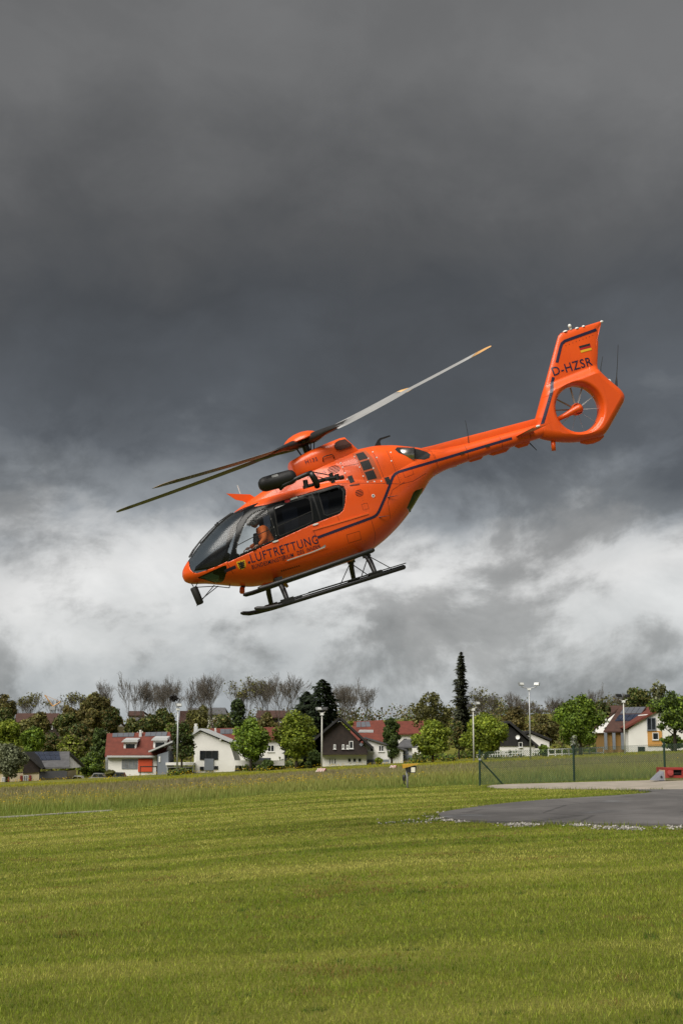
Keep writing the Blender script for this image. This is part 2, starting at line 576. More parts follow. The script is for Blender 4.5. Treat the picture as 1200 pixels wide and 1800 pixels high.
V, F = blades(x, y, rng.uniform(0.05, 0.15, n), 0.016 * rng.uniform(0.7, 1.4, n), rng.uniform(0.1, 0.8, n))
tag(mk_fast('fringe_grass', V, F, gm, colors=np.repeat(col, 3, axis=0)), 'longer tufts of grass along the pad and path edges', 'grass', kind='stuff')

# the unmown field
x, y = frustum_points(330000, 40, 262, 0.24 * 1.35, 8)
keep = (y > border(x)) & (y < field_end(x)) & ~pts_in_poly(x, y, CONCS)
x, y = x[keep], y[keep]; n = len(x)
rel = (y - border(x)) / (field_end(x) - border(x))              # 0 at the lawn, 1 at the gardens
nz = vnoise(x * 0.45, y, 6.0, 21) + 0.5 * vnoise(x, y, 2.0, 22) - 0.75
lushside = sstep(-4, 12, x)
green = np.array((0.19, 0.25, 0.045)); olive = np.array((0.30, 0.30, 0.080)); sorrel = np.array((0.26, 0.21, 0.13)); fresh = np.array((0.34, 0.33, 0.020)); deep = np.array((0.10, 0.175, 0.035))
r2 = rel + 0.10 * nz
wts = np.stack([
    1.2 * sstep(0.10, 0.02, r2) + 0.25,
    0.9 * sstep(0.02, 0.10, r2) * sstep(0.6, 0.2, r2) + 0.2,
    (1.5 - .7 * lushside) * sstep(0.16, 0.34, r2) * sstep(0.80, 0.62, r2),
    3.5 * sstep(0.70, 0.80, r2) * (1 - 0.7 * sstep(10, 40, x)),
    1.3 * sstep(0.16, 0.05, r2) * lushside], 1)
wts /= wts.sum(1)[:, None]
pick = (rng.random(n)[:, None] > np.cumsum(wts, 1)).sum(1)
pal = np.stack([green, olive, sorrel, fresh, deep])
col = 0.5 * pal[np.clip(pick, 0, 4)] + 0.5 * (wts @ pal)
col = col * rng.uniform(0.78, 1.22, (n, 1)) * 1.06
h = rng.uniform(0.15, 0.40, n) * (0.25 + 0.75 * sstep(0, 7, y - border(x) + 1.5 * (vnoise(x, y, 1.5, 41) - .5))) * (1 - .5 * sstep(.5, 1, rel))
wd = np.maximum(0.015, 0.00042 * y) * rng.uniform(0.7, 1.4, n)
V, F = blades(x, y, h, wd, rng.uniform(0.05, 0.5, n))
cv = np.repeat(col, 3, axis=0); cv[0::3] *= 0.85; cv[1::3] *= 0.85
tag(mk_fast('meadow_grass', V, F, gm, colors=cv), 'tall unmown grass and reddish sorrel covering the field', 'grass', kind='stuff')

# buttercups
x, y = frustum_points(130000, 46, 250, 0.24 * 1.3, 6)
rel = (y - border(x)) / (field_end(x) - border(x))
dens = 0.75 * sstep(0.03, 0.06, rel) * sstep(0.26, 0.12, rel) * sstep(6, -4, x) * (vnoise(x, y, 3.0, 31) > 0.42) + 0.22 * sstep(0.74, 0.82, rel) * sstep(40, 0, x) * (vnoise(x, y * .5, 5.0, 33) > 0.35) + 0.01 * (rel > 0.02)
keep = (rel > 0.01) & (rel < 1) & (rng.random(len(x)) < dens * 0.9) & ~pts_in_poly(x, y, CONCS)
x, y = x[keep], y[keep]; n = len(x)
z = zg(x, y) + rng.uniform(0.3, 0.6, n)
s_ = np.maximum(0.013, 0.00026 * y)[:, None] * rng.uniform(.7, 1.3, (n, 1))
d1 = rng.normal(size=(n, 3)); d1 /= np.linalg.norm(d1, axis=1)[:, None]
d2 = np.cross(d1, rng.normal(size=(n, 3))); d2 /= np.linalg.norm(d2, axis=1)[:, None]
c = np.stack([x, y, z], 1)
V = np.stack([c - d1 * s_, c - d2 * s_, c + d1 * s_, c + d2 * s_], 1).reshape(-1, 3)
cf = np.repeat(np.array((0.75, 0.50, 0.01)) * rng.uniform(0.6, 1.1, (n, 1)), 4, axis=0)
tag(mk_fast('buttercups', V, np.arange(4 * n).reshape(n, 4), leaf_mat('petals', 0.3), colors=cf), 'yellow buttercups flowering across the field', 'flowers', kind='stuff')

# loose stones along the near edge of the pad
GRAVEL = [(2.30, 35.9, .20, 60), (2.42, 34.6, .16, 90), (2.55, 33.7, .16, 110), (2.80, 32.8, .16, 90), (3.65, 30.6, .20, 170), (3.9, 30.3, .22, 170), (4.75, 29.5, .14, 60), (4.9, 29.2, .14, 40), (5.10, 28.1, .20, 90), (5.45, 27.5, .24, 130), (6.3, 27.2, .18, 50), (2.0, 34.0, .5, 40), (1.2, 33.8, .5, 25), (2.6, 37.6, .3, 22), (4.2, 41.0, .4, 22), (6.3, 43.1, .4, 18), (9.6, 44.3, .5, 25)]
sx, sy = [], []
for gx_, gy_, s_, k in GRAVEL:
    k = int(k * 1.1)
    sx.append(rng.normal(gx_, s_ * 0.7, k)); sy.append(rng.normal(gy_, s_ * 1.1, k))
x, y = np.concatenate(sx), np.concatenate(sy)
keep = ~pts_in_poly(x, y, PADS)
x, y = x[keep], y[keep]; n = len(x)
ico = [(0, 0, 1), (.9, 0, .1), (0, .9, .15), (-.9, 0, .1), (0, -.9, .05), (.1, .1, -.7)]
icf = [(0, 1, 2), (0, 2, 3), (0, 3, 4), (0, 4, 1), (5, 2, 1), (5, 3, 2), (5, 4, 3), (5, 1, 4)]
B = np.array(ico)[None] * rng.uniform(0.6, 1.4, (n, 6, 3)) * rng.uniform(0.012, 0.040, (n, 1, 1)) * np.array((1, 1, .7))
a = rng.uniform(0, 6.28, n); ca_, sa_ = np.cos(a)[:, None], np.sin(a)[:, None]
BX = B[..., 0] * ca_ - B[..., 1] * sa_; BY = B[..., 0] * sa_ + B[..., 1] * ca_
V = np.stack([BX + x[:, None], BY + y[:, None], B[..., 2] + (zg(x, y) + rng.uniform(0.0, 0.035, n))[:, None]], -1).reshape(-1, 3)
F = (np.array(icf)[None] + 6 * np.arange(n)[:, None, None]).reshape(-1, 3)
cg = np.repeat(np.array((0.40, 0.38, 0.35)) * rng.uniform(0.3, 1.15, (n, 1)), 6, axis=0)
tag(mk_fast('gravel', V, F, leaf_mat('stone', 0.0, 0.9), colors=cg), 'pale loose gravel spilling from the near edge of the pad', 'gravel', kind='stuff')

# ================================================================== THE HELICOPTER
# body frame: x forward, y left, z up, metres, skids on z = 0, rotor mast near x = 0
def paint_mat():
    """orange paint: faint fading, rain streaks, soot behind the exhausts, grime along the belly"""
    m = bpy.data.materials.new('orange_paint'); m.use_nodes = True
    t = NT(m.node_tree)
    pos = t.n('ShaderNodeTexCoord').outputs['Object']
    sp = t.n('ShaderNodeSeparateXYZ', pos)
    fade = t.noise(pos, 1.3, 5.0, 0.6)
    cc = t.mix(t.n('ShaderNodeMapRange', fade, 0.35, 0.7, 0.0, 1.0).outputs[0], (0.76, 0.092, 0.0065, 1), (0.68, 0.077, 0.0065, 1))
    streak = t.noise(t.n('ShaderNodeMapping', pos, named={'Scale': (9.0, 9.0, 1.2)}).outputs[0], 1.0, 5.0, 0.65)
    cc = t.mix(t.n('ShaderNodeMapRange', streak, 0.56, 0.78, 0.0, 0.35).outputs[0], cc, (0.36, 0.045, 0.008, 1))
    # soot runs aft from the exhausts along the boom root
    sx_ = t.n('ShaderNodeMapRange', sp.outputs[0], -3.6, -2.3, 0.0, 1.0).outputs[0]
    sx2 = t.n('ShaderNodeMapRange', sp.outputs[0], -2.2, -2.0, 1.0, 0.0).outputs[0]
    sz_ = t.n('ShaderNodeMapRange', sp.outputs[2], 1.93, 2.06, 0.0, 1.0).outputs[0]
    soot = t.m('MULTIPLY', t.m('MULTIPLY', sx_, sx2), t.m('MULTIPLY', sz_, t.n('ShaderNodeMapRange', t.noise(t.n('ShaderNodeMapping', pos, named={'Scale': (1.0, 6.0, 9.0)}).outputs[0], 1.6, 5.0, 0.6), 0.35, 0.7, 0.0, 0.6).outputs[0]))
    cc = t.mix(soot, cc, (0.10, 0.022, 0.008, 1))
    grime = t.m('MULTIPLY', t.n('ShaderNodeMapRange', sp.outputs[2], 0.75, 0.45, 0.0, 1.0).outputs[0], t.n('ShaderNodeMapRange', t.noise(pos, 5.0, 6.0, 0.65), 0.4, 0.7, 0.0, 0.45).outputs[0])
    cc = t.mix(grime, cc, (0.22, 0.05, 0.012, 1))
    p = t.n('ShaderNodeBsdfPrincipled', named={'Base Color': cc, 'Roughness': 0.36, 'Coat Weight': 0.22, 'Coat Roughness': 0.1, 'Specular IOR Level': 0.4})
    t.put(p.inputs['Roughness'], t.m('ADD', 0.27, t.m('MULTIPLY', t.noise(pos, 7.0, 6.0, 0.65), 0.22)))
    bmp = t.n('ShaderNodeBump', named={'Strength': 0.10, 'Distance': 0.02, 'Height': t.noise(pos, 2.4, 2.0, 0.5)})
    t.put(p.inputs['Normal'], bmp.outputs[0])
    t.n('ShaderNodeOutputMaterial', p.outputs[0])
    return m


orange = paint_mat()
orange_pale = mat('orange_paint_trim', (0.80, 0.12, 0.012), 0.4, var=0.06, scale=6, coat=0.3)  # slightly lighter orange for the door rail and sill strip
gloss_black = mat('gloss_black', (0.006, 0.007, 0.008), 0.28, var=0.1, scale=3, spec=0.25)
satin_black = mat('satin_black', (0.012, 0.012, 0.013), 0.45, var=0.2, scale=8, rvar=0.2)
rubber = mat('black_rubber', (0.010, 0.010, 0.010), 0.7, var=0.2, scale=10)
navy = mat('navy_film', (0.018, 0.012, 0.040), 0.4, var=0.06, scale=6)
white_p = mat('white_paint', (0.72, 0.72, 0.70), 0.4, var=0.06)
yellow_f = mat('yellow_film', (0.75, 0.42, 0.02), 0.4, var=0.05)
red_f = mat('red_film', (0.42, 0.012, 0.015), 0.4, var=0.05)
dark_trim = mat('cabin_trim', (0.018, 0.019, 0.021), 0.75, var=0.2, scale=4)
seam_m = mat('panel_gap', (0.10, 0.012, 0.003), 0.6, var=0.1)
steel = mat('exhaust_steel', (0.55, 0.52, 0.48), 0.32, 1.0, var=0.2, scale=5, rvar=0.2)
dark_steel = mat('dark_steel', (0.05, 0.05, 0.052), 0.4, 0.8, var=0.2)
blade_m = mat('blade_grey', (0.13, 0.13, 0.12), 0.5, var=0.15, scale=0.7, col2=(0.085, 0.08, 0.07))
cuff_m = mat('blade_root', (0.020, 0.019, 0.019), 0.38, var=0.15, scale=5)
clear = glass_mat('clear_glass', (0.72, 0.75, 0.76), 0.20)
screen_glass = glass_mat('windscreen_glass', (0.30, 0.33, 0.35), 0.22)
smoke = glass_mat('smoked_glass', (0.055, 0.062, 0.075))
green_glass = glass_mat('green_glass', (0.10, 0.14, 0.09))

heli = empty('rescue_helicopter')
HM = Matrix.Rotation(math.pi + R(11.0), 4, 'Z') @ Matrix.Rotation(R(17.8), 4, 'Y') @ Matrix.Rotation(R(-2.5), 4, 'X')
HM.translation = (0.2, 29.0, 4.88)
heli.matrix_world = HM
tag(heli, 'bright orange rescue helicopter flying nose down above the lawn', 'helicopter')


def pchip(xk, yk, x):
    xk = np.array(xk, float); yk = np.array(yk, float)
    h_ = np.diff(xk); d = np.diff(yk) / h_
    m_ = np.zeros_like(yk)
    m_[0], m_[-1] = d[0], d[-1]
    for i in range(1, len(xk) - 1):
        if d[i - 1] * d[i] > 0:
            w1, w2 = 2 * h_[i] + h_[i - 1], h_[i] + 2 * h_[i - 1]
            m_[i] = (w1 + w2) / (w1 / d[i - 1] + w2 / d[i])
    x = np.clip(np.asarray(x, float), xk[0], xk[-1])
    i = np.clip(np.searchsorted(xk, x) - 1, 0, len(xk) - 2)
    t = (x - xk[i]) / h_[i]
    return ((1 + 2 * t) * (1 - t) ** 2 * yk[i] + t * (1 - t) ** 2 * h_[i] * m_[i] + t * t * (3 - 2 * t) * yk[i + 1] + t * t * (t - 1) * h_[i] * m_[i + 1])


#       x      zb    zm    w     zA    nA   nl    zB    wB
ST = [(-5.05, 1.79, 1.94, .155, 2.09, 2.2, 2.2, 2.00, .05),
      (-3.3, 1.74, 1.92, .215, 2.11, 2.2, 2.2, 2.00, .06),
      (-2.75, 1.705, 1.93, .255, 2.14, 2.2, 2.2, 2.05, .16),
      (-2.35, 1.63, 1.93, .33, 2.20, 2.3, 2.2, 2.24, .27),
      (-2.0, 1.37, 1.82, .46, 2.20, 2.4, 2.2, 2.38, .42),
      (-1.6, 1.045, 1.64, .60, 2.16, 2.6, 2.3, 2.52, .55),
      (-1.2, .79, 1.48, .695, 2.14, 2.8, 2.4, 2.595, .655),
      (-.8, .60, 1.36, .755, 2.14, 3.0, 2.5, 2.61, .70),
      (-.4, .475, 1.28, .785, 2.15, 3.4, 2.6, 2.59, .69),
      (0.0, .432, 1.25, .79, 2.15, 3.6, 2.8, 2.56, .62),
      (0.6, .43, 1.23, .79, 2.15, 3.8, 2.9, 2.49, .56),
      (0.95, .437, 1.22, .79, 2.15, 3.8, 2.9, 2.40, .53),
      (1.3, .45, 1.21, .787, 2.14, 3.6, 2.9, 2.285, .51),
      (1.6, .468, 1.20, .78, 2.12, 3.2, 2.8, 2.18, .47),
      (1.9, .50, 1.165, .765, 2.055, 2.9, 2.7, 2.06, .40),
      (2.25, .605, 1.13, .72, 1.925, 2.6, 2.5, 1.80, .3),
      (2.6, .74, 1.11, .635, 1.725, 2.4, 2.4, 1.6, .2),
      (2.85, .835, 1.10, .53, 1.56, 2.3, 2.3, 1.4, .15),
      (3.0, .875, 1.10, .43, 1.435, 2.2, 2.2, 1.3, .12),
      (3.1, .90, 1.10, .345, 1.355, 2.1, 2.1, 1.2, .1),
      (3.2, .952, 1.10, .225, 1.26, 2.0, 2.0, 1.15, .05),
      (3.25, 1.00, 1.10, .12, 1.185, 2.0, 2.0, 1.12, .02),
      (3.268, 1.07, 1.10, .03, 1.125, 2.0, 2.0, 1.105, .01)]
_sx = [s[0] for s in ST]


def sect(x):
    return [pchip(_sx, [s[k] for s in ST], x) for k in range(1, 9)]


def ring_r(x, phi):
    zb, zm, wd_, zA, nA, nl, zB, wB = sect(x)
    c, s = np.abs(np.cos(phi)), np.sin(phi)
    up = s >= 0
    s = np.abs(s)
    se = lambda a, b, n_: ((c / a) ** n_ + (s / b) ** n_) ** (-1 / n_)
    rA = se(wd_, zA - zm, nA); rB = se(wB, zB - zm, np.full_like(nA, 2.5)); rL = se(wd_, zm - zb, nl)
    top = np.maximum(rA, rB)
    return np.where(up, top, rL), zm


def ys(x, z):
    """half width of the fuselage at (x, z)"""
    x = np.asarray(x, float); z = np.asarray(z, float)
    zb, zm, wd_, zA, nA, nl, zB, wB = sect(x)
    f = lambda a, h_, n_, q: a * np.clip(1 - np.clip(np.abs(q) / h_, 0, 1) ** n_, 0, 1) ** (1 / n_)
    q = z - zm
    return np.where(q >= 0, np.maximum(f(wd_, zA - zm, nA, q), f(wB, zB - zm, 2.5, q)), f(wd_, zm - zb, nl, q))


WS = [(3.06, 1.42), (3.11, 1.27), (3.115, 1.19), (3.085, 1.11), (3.02, 1.07), (2.87, 1.07), (2.63, 1.085), (2.39, 1.12), (2.25, 1.34), (2.14, 1.53), (2.02, 1.75), (1.91, 1.85), (1.76, 1.965), (1.55, 2.03), (1.42, 2.085), (1.70, 2.075), (1.95, 2.045), (2.0, 2.4), (3.2, 2.4)]
BAND = [(2.42, 1.095), (1.82, 1.175), (1.2, 1.26), (.57, 1.345), (.0, 1.39), (-.10, 1.44), (-.18, 1.56), (-.28, 1.80), (-.275, 1.90), (-.2, 1.965), (-.1, 1.985), (.5, 1.975), (.98, 1.975), (1.35, 1.985), (1.50, 2.01), (1.60, 2.03), (1.76, 1.975), (1.91, 1.86), (2.02, 1.76), (2.14, 1.54), (2.25, 1.35)]
PWIN = [(2.12, 1.42), (2.03, 1.54), (1.95, 1.65), (1.87, 1.745), (1.78, 1.83), (1.67, 1.885), (1.54, 1.915), (1.42, 1.92), (1.37, 1.895), (1.35, 1.81), (1.345, 1.42), (1.36, 1.29), (1.42, 1.26), (1.65, 1.23), (1.83, 1.21), (2.0, 1.19), (2.16, 1.17), (2.205, 1.21), (2.19, 1.29)]
CWIN = [(1.23, 1.86), (1.19, 1.895), (.56, 1.90), (.49, 1.86), (.48, 1.80), (.55, 1.42), (.61, 1.385), (1.28, 1.30), (1.305, 1.34)]
AWIN = [(.28, 1.88), (.24, 1.92), (-.12, 1.935), (-.2, 1.90), (-.225, 1.80), (-.12, 1.50), (-.04, 1.445), (.25, 1.43), (.30, 1.47)]
CHIN = [(3.04, .985), (2.9, 1.005), (2.7, 1.03), (2.49, 1.055), (2.455, 1.03), (2.47, .94), (2.55, .79), (2.60, .765), (2.72, .80), (2.85, .875), (2.97, .95)]
RWIN = [(-1.46, 1.14), (-1.68, 1.40), (-1.74, 1.43), (-1.97, 1.45), (-1.93, 1.33), (-1.55, 1.03)]


def near_edge(px, pz, poly):
    P = np.array(poly); Q = np.roll(P, -1, axis=0)
    best = np.full(px.shape, 1e9); bx = px.copy(); bz = pz.copy()
    for (ax, az), (cx, cz) in zip(P, Q):
        dx, dz = cx - ax, cz - az
        t = np.clip(((px - ax) * dx + (pz - az) * dz) / (dx * dx + dz * dz + 1e-12), 0, 1)
        qx, qz = ax + t * dx, az + t * dz
        d = np.hypot(px - qx, pz - qz)
        m_ = d < best
        best = np.where(m_, d, best); bx = np.where(m_, qx, bx); bz = np.where(m_, qz, bz)
    return best, bx, bz


def fuselage():
    xs = np.concatenate([3.268 - 0.27 * (np.linspace(0, 1, 30) ** 1.8), np.arange(2.985, -0.42, -0.0135), np.linspace(-0.43, -2.4, 100)])
    NP = 348
    ph = np.linspace(0, 2 * math.pi, NP, endpoint=False) + math.pi / NP
    X, PH = np.meshgrid(xs, ph, indexing='ij')
    rr, zm = ring_r(X, PH)
    Yv, Zv = rr * np.cos(PH), zm + rr * np.sin(PH)
    # pull grid vertices onto the window edges so that they are cut cleanly
    bd = np.full(X.shape, 1e9); bx, bz = X.copy(), Zv.copy()
    for poly in (WS, BAND, PWIN, CWIN, AWIN, CHIN, RWIN):
        d, qx, qz = near_edge(X, Zv, poly)
        m_ = d < bd
        bd = np.where(m_, d, bd); bx = np.where(m_, qx, bx); bz = np.where(m_, qz, bz)
    yn = ys(bx, bz)
    ok = (bd < 0.0075) & (np.abs(yn - np.abs(Yv)) < 0.03) & (np.abs(Yv) > 0.12)
    X2 = np.where(ok, bx, X); Z2 = np.where(ok, bz, Zv); Y2 = np.where(ok, np.sign(Yv) * yn, Yv)
    V = np.stack([X2, Y2, Z2], -1).reshape(-1, 3)
    nxs = len(xs)
    i, j = np.meshgrid(np.arange(nxs - 1), np.arange(NP), indexing='ij')
    j2 = (j + 1) % NP
    F = np.stack([i * NP + j, (i + 1) * NP + j, (i + 1) * NP + j2, i * NP + j2], -1).reshape(-1, 4)
    C = V[F].mean(1)
    cls = np.zeros(len(F), int)
    for k, poly in ((6, RWIN), (5, CHIN), (1, BAND), (4, AWIN), (3, CWIN), (2, PWIN), (7, WS)):
        cls[pts_in_poly(C[:, 0], C[:, 2], poly)] = k
    cls[(cls == 7) & (np.abs(C[:, 1]) < 0.028)] = 1         # centre post of the windscreen
    cls[(cls == 6) & (C[:, 2] > 1.5)] = 0
    return V, F, C, cls


FV, FF, FC, FCL = fuselage()


def hull_normals(V):
    """smooth normals straight from the shape of the hull"""
    def G(p):
        zm = sect(p[:, 0])[1]
        r_, _ = ring_r(p[:, 0], np.arctan2(p[:, 2] - zm, p[:, 1]) % (2 * math.pi))
        return np.hypot(p[:, 1], p[:, 2] - zm) - r_
    e = .012
    n_ = np.stack([G(V + np.eye(3)[k] * e) - G(V - np.eye(3)[k] * e) for k in range(3)], 1)
    return n_ / (np.linalg.norm(n_, axis=1)[:, None] + 1e-12)


def subset(name, mask, material, parent, thick=0.0, inner=None):
    f = FF[mask]
    u, inv = np.unique(f, return_inverse=True)
    o = mk_fast(name, FV[u], inv.reshape(f.shape), material, parent, smooth=True)
    if not thick:
        o.data.normals_split_custom_set_from_vertices(hull_normals(FV[u].astype(float)).tolist())
    if thick:
        o.data.materials.append(inner)
        s = o.modifiers.new('shell', 'SOLIDIFY'); s.thickness = thick; s.offset = -1; s.material_offset = 1; s.use_rim = True
    return o


hull = subset('fuselage', FCL == 0, orange, heli, 0.018, dark_trim)
subset('window_surround', FCL == 1, gloss_black, hull, 0.018, dark_trim)
subset('windscreen', FCL == 7, screen_glass, hull)
for sgn in (1, -1):
    L = FC[:, 1] * sgn > 0
    subset('cockpit_window', (FCL == 2) & L, clear, hull)
    subset('cabin_window', (FCL == 3) & L, smoke, hull)
    subset('rear_cabin_window', (FCL == 4) & L, smoke, hull)
    subset('chin_window', (FCL == 5) & L, green_glass, hull)
    subset('tailgate_window', (FCL == 6) & L, green_glass, hull)


# ---- decals and small relief follow the hull
def drape(name, polys, off, material, parent, step=0.04, surf=ys, side=1, thick=0.0):
    bm = bmesh.new()
    for poly in polys:
        vs = [bm.verts.new((p[0], 0, p[1])) for p in poly]
        try:
            bm.faces.new(vs)
        except ValueError:
            pass
    bmesh.ops.triangulate(bm, faces=bm.faces[:])
    A = np.array([v.co[:] for v in bm.verts])
    for ax, lo, hi in ((0, A[:, 0].min(), A[:, 0].max()), (2, A[:, 2].min(), A[:, 2].max())):
        for q in np.arange(math.ceil(lo / step) * step, hi, step):
            co = [0, 0, 0]; co[ax] = float(q); no = [0, 0, 0]; no[ax] = 1
            bmesh.ops.bisect_plane(bm, geom=bm.verts[:] + bm.edges[:] + bm.faces[:], plane_co=co, plane_no=no)
    A = np.array([v.co[:] for v in bm.verts])
    yy = surf(A[:, 0], A[:, 2])
    for v, y_ in zip(bm.verts, yy):
        v.co.y = side * (float(y_) + off)
    bmesh.ops.recalc_face_normals(bm, faces=bm.faces[:])
    for f_ in bm.faces:
        if f_.normal.y * side < 0: f_.normal_flip()
    if thick:
        edge = [e for e in bm.edges if len(e.link_faces) == 1]
        ret = bmesh.ops.extrude_edge_only(bm, edges=edge)
        for v in ret['geom']:
            if isinstance(v, bmesh.types.BMVert): v.co.y -= side * thick
        bmesh.ops.recalc_face_normals(bm, faces=bm.faces[:])
    me = bpy.data.meshes.new(name); bm.to_mesh(me); bm.free()
    me.materials.append(material)
    o = bpy.data.objects.new(name, me); COL.objects.link(o); o.parent = parent
    return o


def ribbon(pts, wd_, closed=False):
    P = [np.array(p, float) for p in pts]
    n_ = len(P); L, Rr = [], []
    for i in range(n_):
        a = P[i - 1] if (i > 0 or closed) else None
        b = P[(i + 1) % n_] if (i < n_ - 1 or closed) else None
        t = np.zeros(2)
        if a is not None: t += (P[i] - a) / (np.linalg.norm(P[i] - a) + 1e-9)
        if b is not None: t += (b - P[i]) / (np.linalg.norm(b - P[i]) + 1e-9)
        t /= np.linalg.norm(t) + 1e-9
        k = 1.0
        if a is not None and b is not None:
            d = (b - P[i]) / (np.linalg.norm(b - P[i]) + 1e-9)
            k = 1 / max(0.5, float(t @ d))
        nn = np.array((-t[1], t[0])) * wd_ / 2 * k
        L.append(P[i] + nn); Rr.append(P[i] - nn)
    m_ = n_ if closed else n_ - 1
    return [(L[i], L[(i + 1) % n_], Rr[(i + 1) % n_], Rr[i]) for i in range(m_)]


def text_polys(s, x0, z0, width, cap, bold=0.0, space=1.0):
    """flat letter outlines reading from nose to tail, scaled to width x cap height"""
    cu = bpy.data.curves.new('t', 'FONT'); cu.body = s; cu.size = 1.0; cu.resolution_u = 3; cu.offset = bold; cu.space_character = space
    ob = bpy.data.objects.new('t', cu); COL.objects.link(ob)
    dg = bpy.context.evaluated_depsgraph_get(); dg.update()
    me = bpy.data.meshes.new_from_object(ob.evaluated_get(dg))
    A = np.array([v.co[:] for v in me.vertices])
    polys = [[int(i) for i in p.vertices] for p in me.polygons]
    bpy.data.objects.remove(ob); bpy.data.curves.remove(cu); bpy.data.meshes.remove(me)
    lo, hi = A.min(0), A.max(0)
    sx, sz = width / (hi[0] - lo[0]), cap / (hi[1] - lo[1])
    return [[(x0 - (A[i][0] - lo[0]) * sx, z0 + (A[i][1] - lo[1]) * sz) for i in p] for p in polys]


def circle(cx, cz, rx, rz, k=20):
    return [(cx + rx * math.cos(2 * math.pi * i / k), cz + rz * math.sin(2 * math.pi * i / k)) for i in range(k)]


drape('lettering', text_polys('LUFTRETTUNG', 1.97, 0.945, 1.40, 0.175, 0.006, 1.12), 0.003, navy, hull)
for wrd, x0_, wid_ in (('BUNDESMINISTERIUM', 1.99, .86), ('DES', 1.045, .14), ('INNERN', .84, .275)):
    drape('lettering', text_polys(wrd, x0_, 0.825 + .012 * (1.99 - x0_), wid_, 0.084, 0.008, 1.12), 0.005, navy, hull)
drape('lettering_dot', [[(2.04, .95), (1.995, .95), (1.995, .998), (2.04, .998)]], 0.003, navy, hull)
ST_W = 0.056
drape('stripe', ribbon([(2.52, .945), (2.29, .97)], 0.062), 0.003, navy, hull)
drape('stripe', ribbon([(.565, 1.06), (.2, 1.085), (-.3, 1.115), (-.66, 1.14), (-.74, 1.165), (-.80, 1.21), (-.86, 1.275), (-1.06, 1.50), (-1.26, 1.74), (-1.33, 1.82), (-1.40, 1.865), (-1.50, 1.89), (-1.9, 1.90), (-2.38, 1.915)], ST_W), 0.003, navy, hull)
# the federal eagle
crest = drape('crest', [[(2.255, 1.055), (2.085, 1.055), (2.085, .965), (2.105, .905), (2.17, .875), (2.235, .905), (2.255, .965)]], 0.0025, yellow_f, hull)
EAG = [[(2.182, 1.04), (2.158, 1.04), (2.150, .99), (2.156, .90), (2.17, .885), (2.184, .90), (2.190, .99)]]
for s_ in (1, -1):
    for q in range(4):
        z_ = 1.03 - 0.028 * q
        EAG.append([(2.17 + s_ * .012, z_ - .035), (2.17 + s_ * (.068 - .006 * q), z_ - .022 - .012 * q), (2.17 + s_ * (.064 - .006 * q), z_ + .004 - .010 * q), (2.17 + s_ * .012, z_ - .01)][::s_])
    EAG.append([(2.17 + s_ * .008, .935), (2.17 + s_ * .050, .905), (2.17 + s_ * .040, .890), (2.17 + s_ * .006, .915)])
drape('eagle', EAG, 0.005, rubber, crest if False else hull)
# door rails, sills and handles
drape('door_rail', ribbon([(.62, 1.235), (.13, 1.232), (-.58, 1.238)], 0.026), 0.014, orange_pale, hull, thick=0.016)
drape('sill_strip', ribbon([(1.28, .797), (.80, .812), (.47, .84)], 0.020), 0.010, white_p, hull, thick=0.012)
drape('sill_strip', ribbon([(1.33, .772), (.42, .812)], 0.018), 0.008, orange_pale, hull, thick=0.010)
drape('sill_plate', [[(.60, .83), (.45, .84), (.45, .885), (.50, .872)]], 0.006, mat('grey_metal', (.35, .34, .32), .5), hull)
for hx, hz in ((1.40, 1.225), (.53, 1.325)):
    drape('door_handle', [circle(hx, hz, .065, .017, 14)], 0.018, white_p, hull, thick=0.02)
drape('door_seam', ribbon([(2.43, 1.08), (2.40, .99), (2.37, .86)], 0.008), 0.0015, seam_m, hull)
for pts in ([(-.42, 2.42), (-.405, 1.97)], [(-.74, 2.53), (-.74, 1.87)], [(-1.135, 2.53), (-1.14, 1.74)], [(-1.43, 2.40), (-1.44, 1.66)],
            [(-.10, 2.03), (-.45, 1.93), (-1.2, 1.71), (-1.46, 1.63), (-1.75, 1.63), (-2.1, 1.72)], [(-.745, 2.28), (-.44, 2.31)],
            [(-1.02, 1.02), (-1.05, 1.35), (-1.22, 1.56), (-1.55, 1.66)], [(1.33, 1.10), (1.33, .78)], [(.60, 1.20), (.58, .85)], [(1.0, 2.17), (1.0, 2.34)]):
    drape('panel_seam', ribbon(pts, 0.008), 0.0015, seam_m, hull, step=0.03)
# bright fasteners along the cowling seams
fast = MB()
for x_, z_ in [(-.42, 2.40), (-.415, 2.30), (-.41, 2.17), (-.405, 2.03), (-.74, 2.45), (-.74, 2.2), (-.74, 2.0), (-.78, 1.86), (-.92, 1.83), (-1.06, 1.80), (-1.14, 2.44), (-1.16, 2.30), (-1.43, 2.15), (-1.5, 2.33), (-.985, 2.33), (-1.0, 2.1)]:
    y_ = float(ys(x_, z_))
    fast.lathe([(.016, -.004), (.016, .006), (.0, .008)], 8, (x_, y_, z_), (0, 1, .2))
tag(fast.build('fasteners', white_p, hull), kind='stuff')
for x_, z_ in ((-.48, 2.01), (-1.2, 1.775)):
    drape('latch', [[(x_ + .05, z_ - .075), (x_ - .05, z_ - .075), (x_ - .05, z_ + .075), (x_ + .05, z_ + .075)]], 0.004, rubber, hull, thick=0.006)
drape('latch', ribbon([(-.40, 1.89), (-.60, 1.86)], 0.028), 0.008, seam_m, hull, thick=0.01)
drape('fuel_cap', [circle(-.79, 1.555, .035, .035, 14)], 0.006, white_p, hull, thick=0.008)
drape('fuel_cap_centre', [circle(-.79, 1.555, .017, .017, 10)], 0.009, rubber, hull)
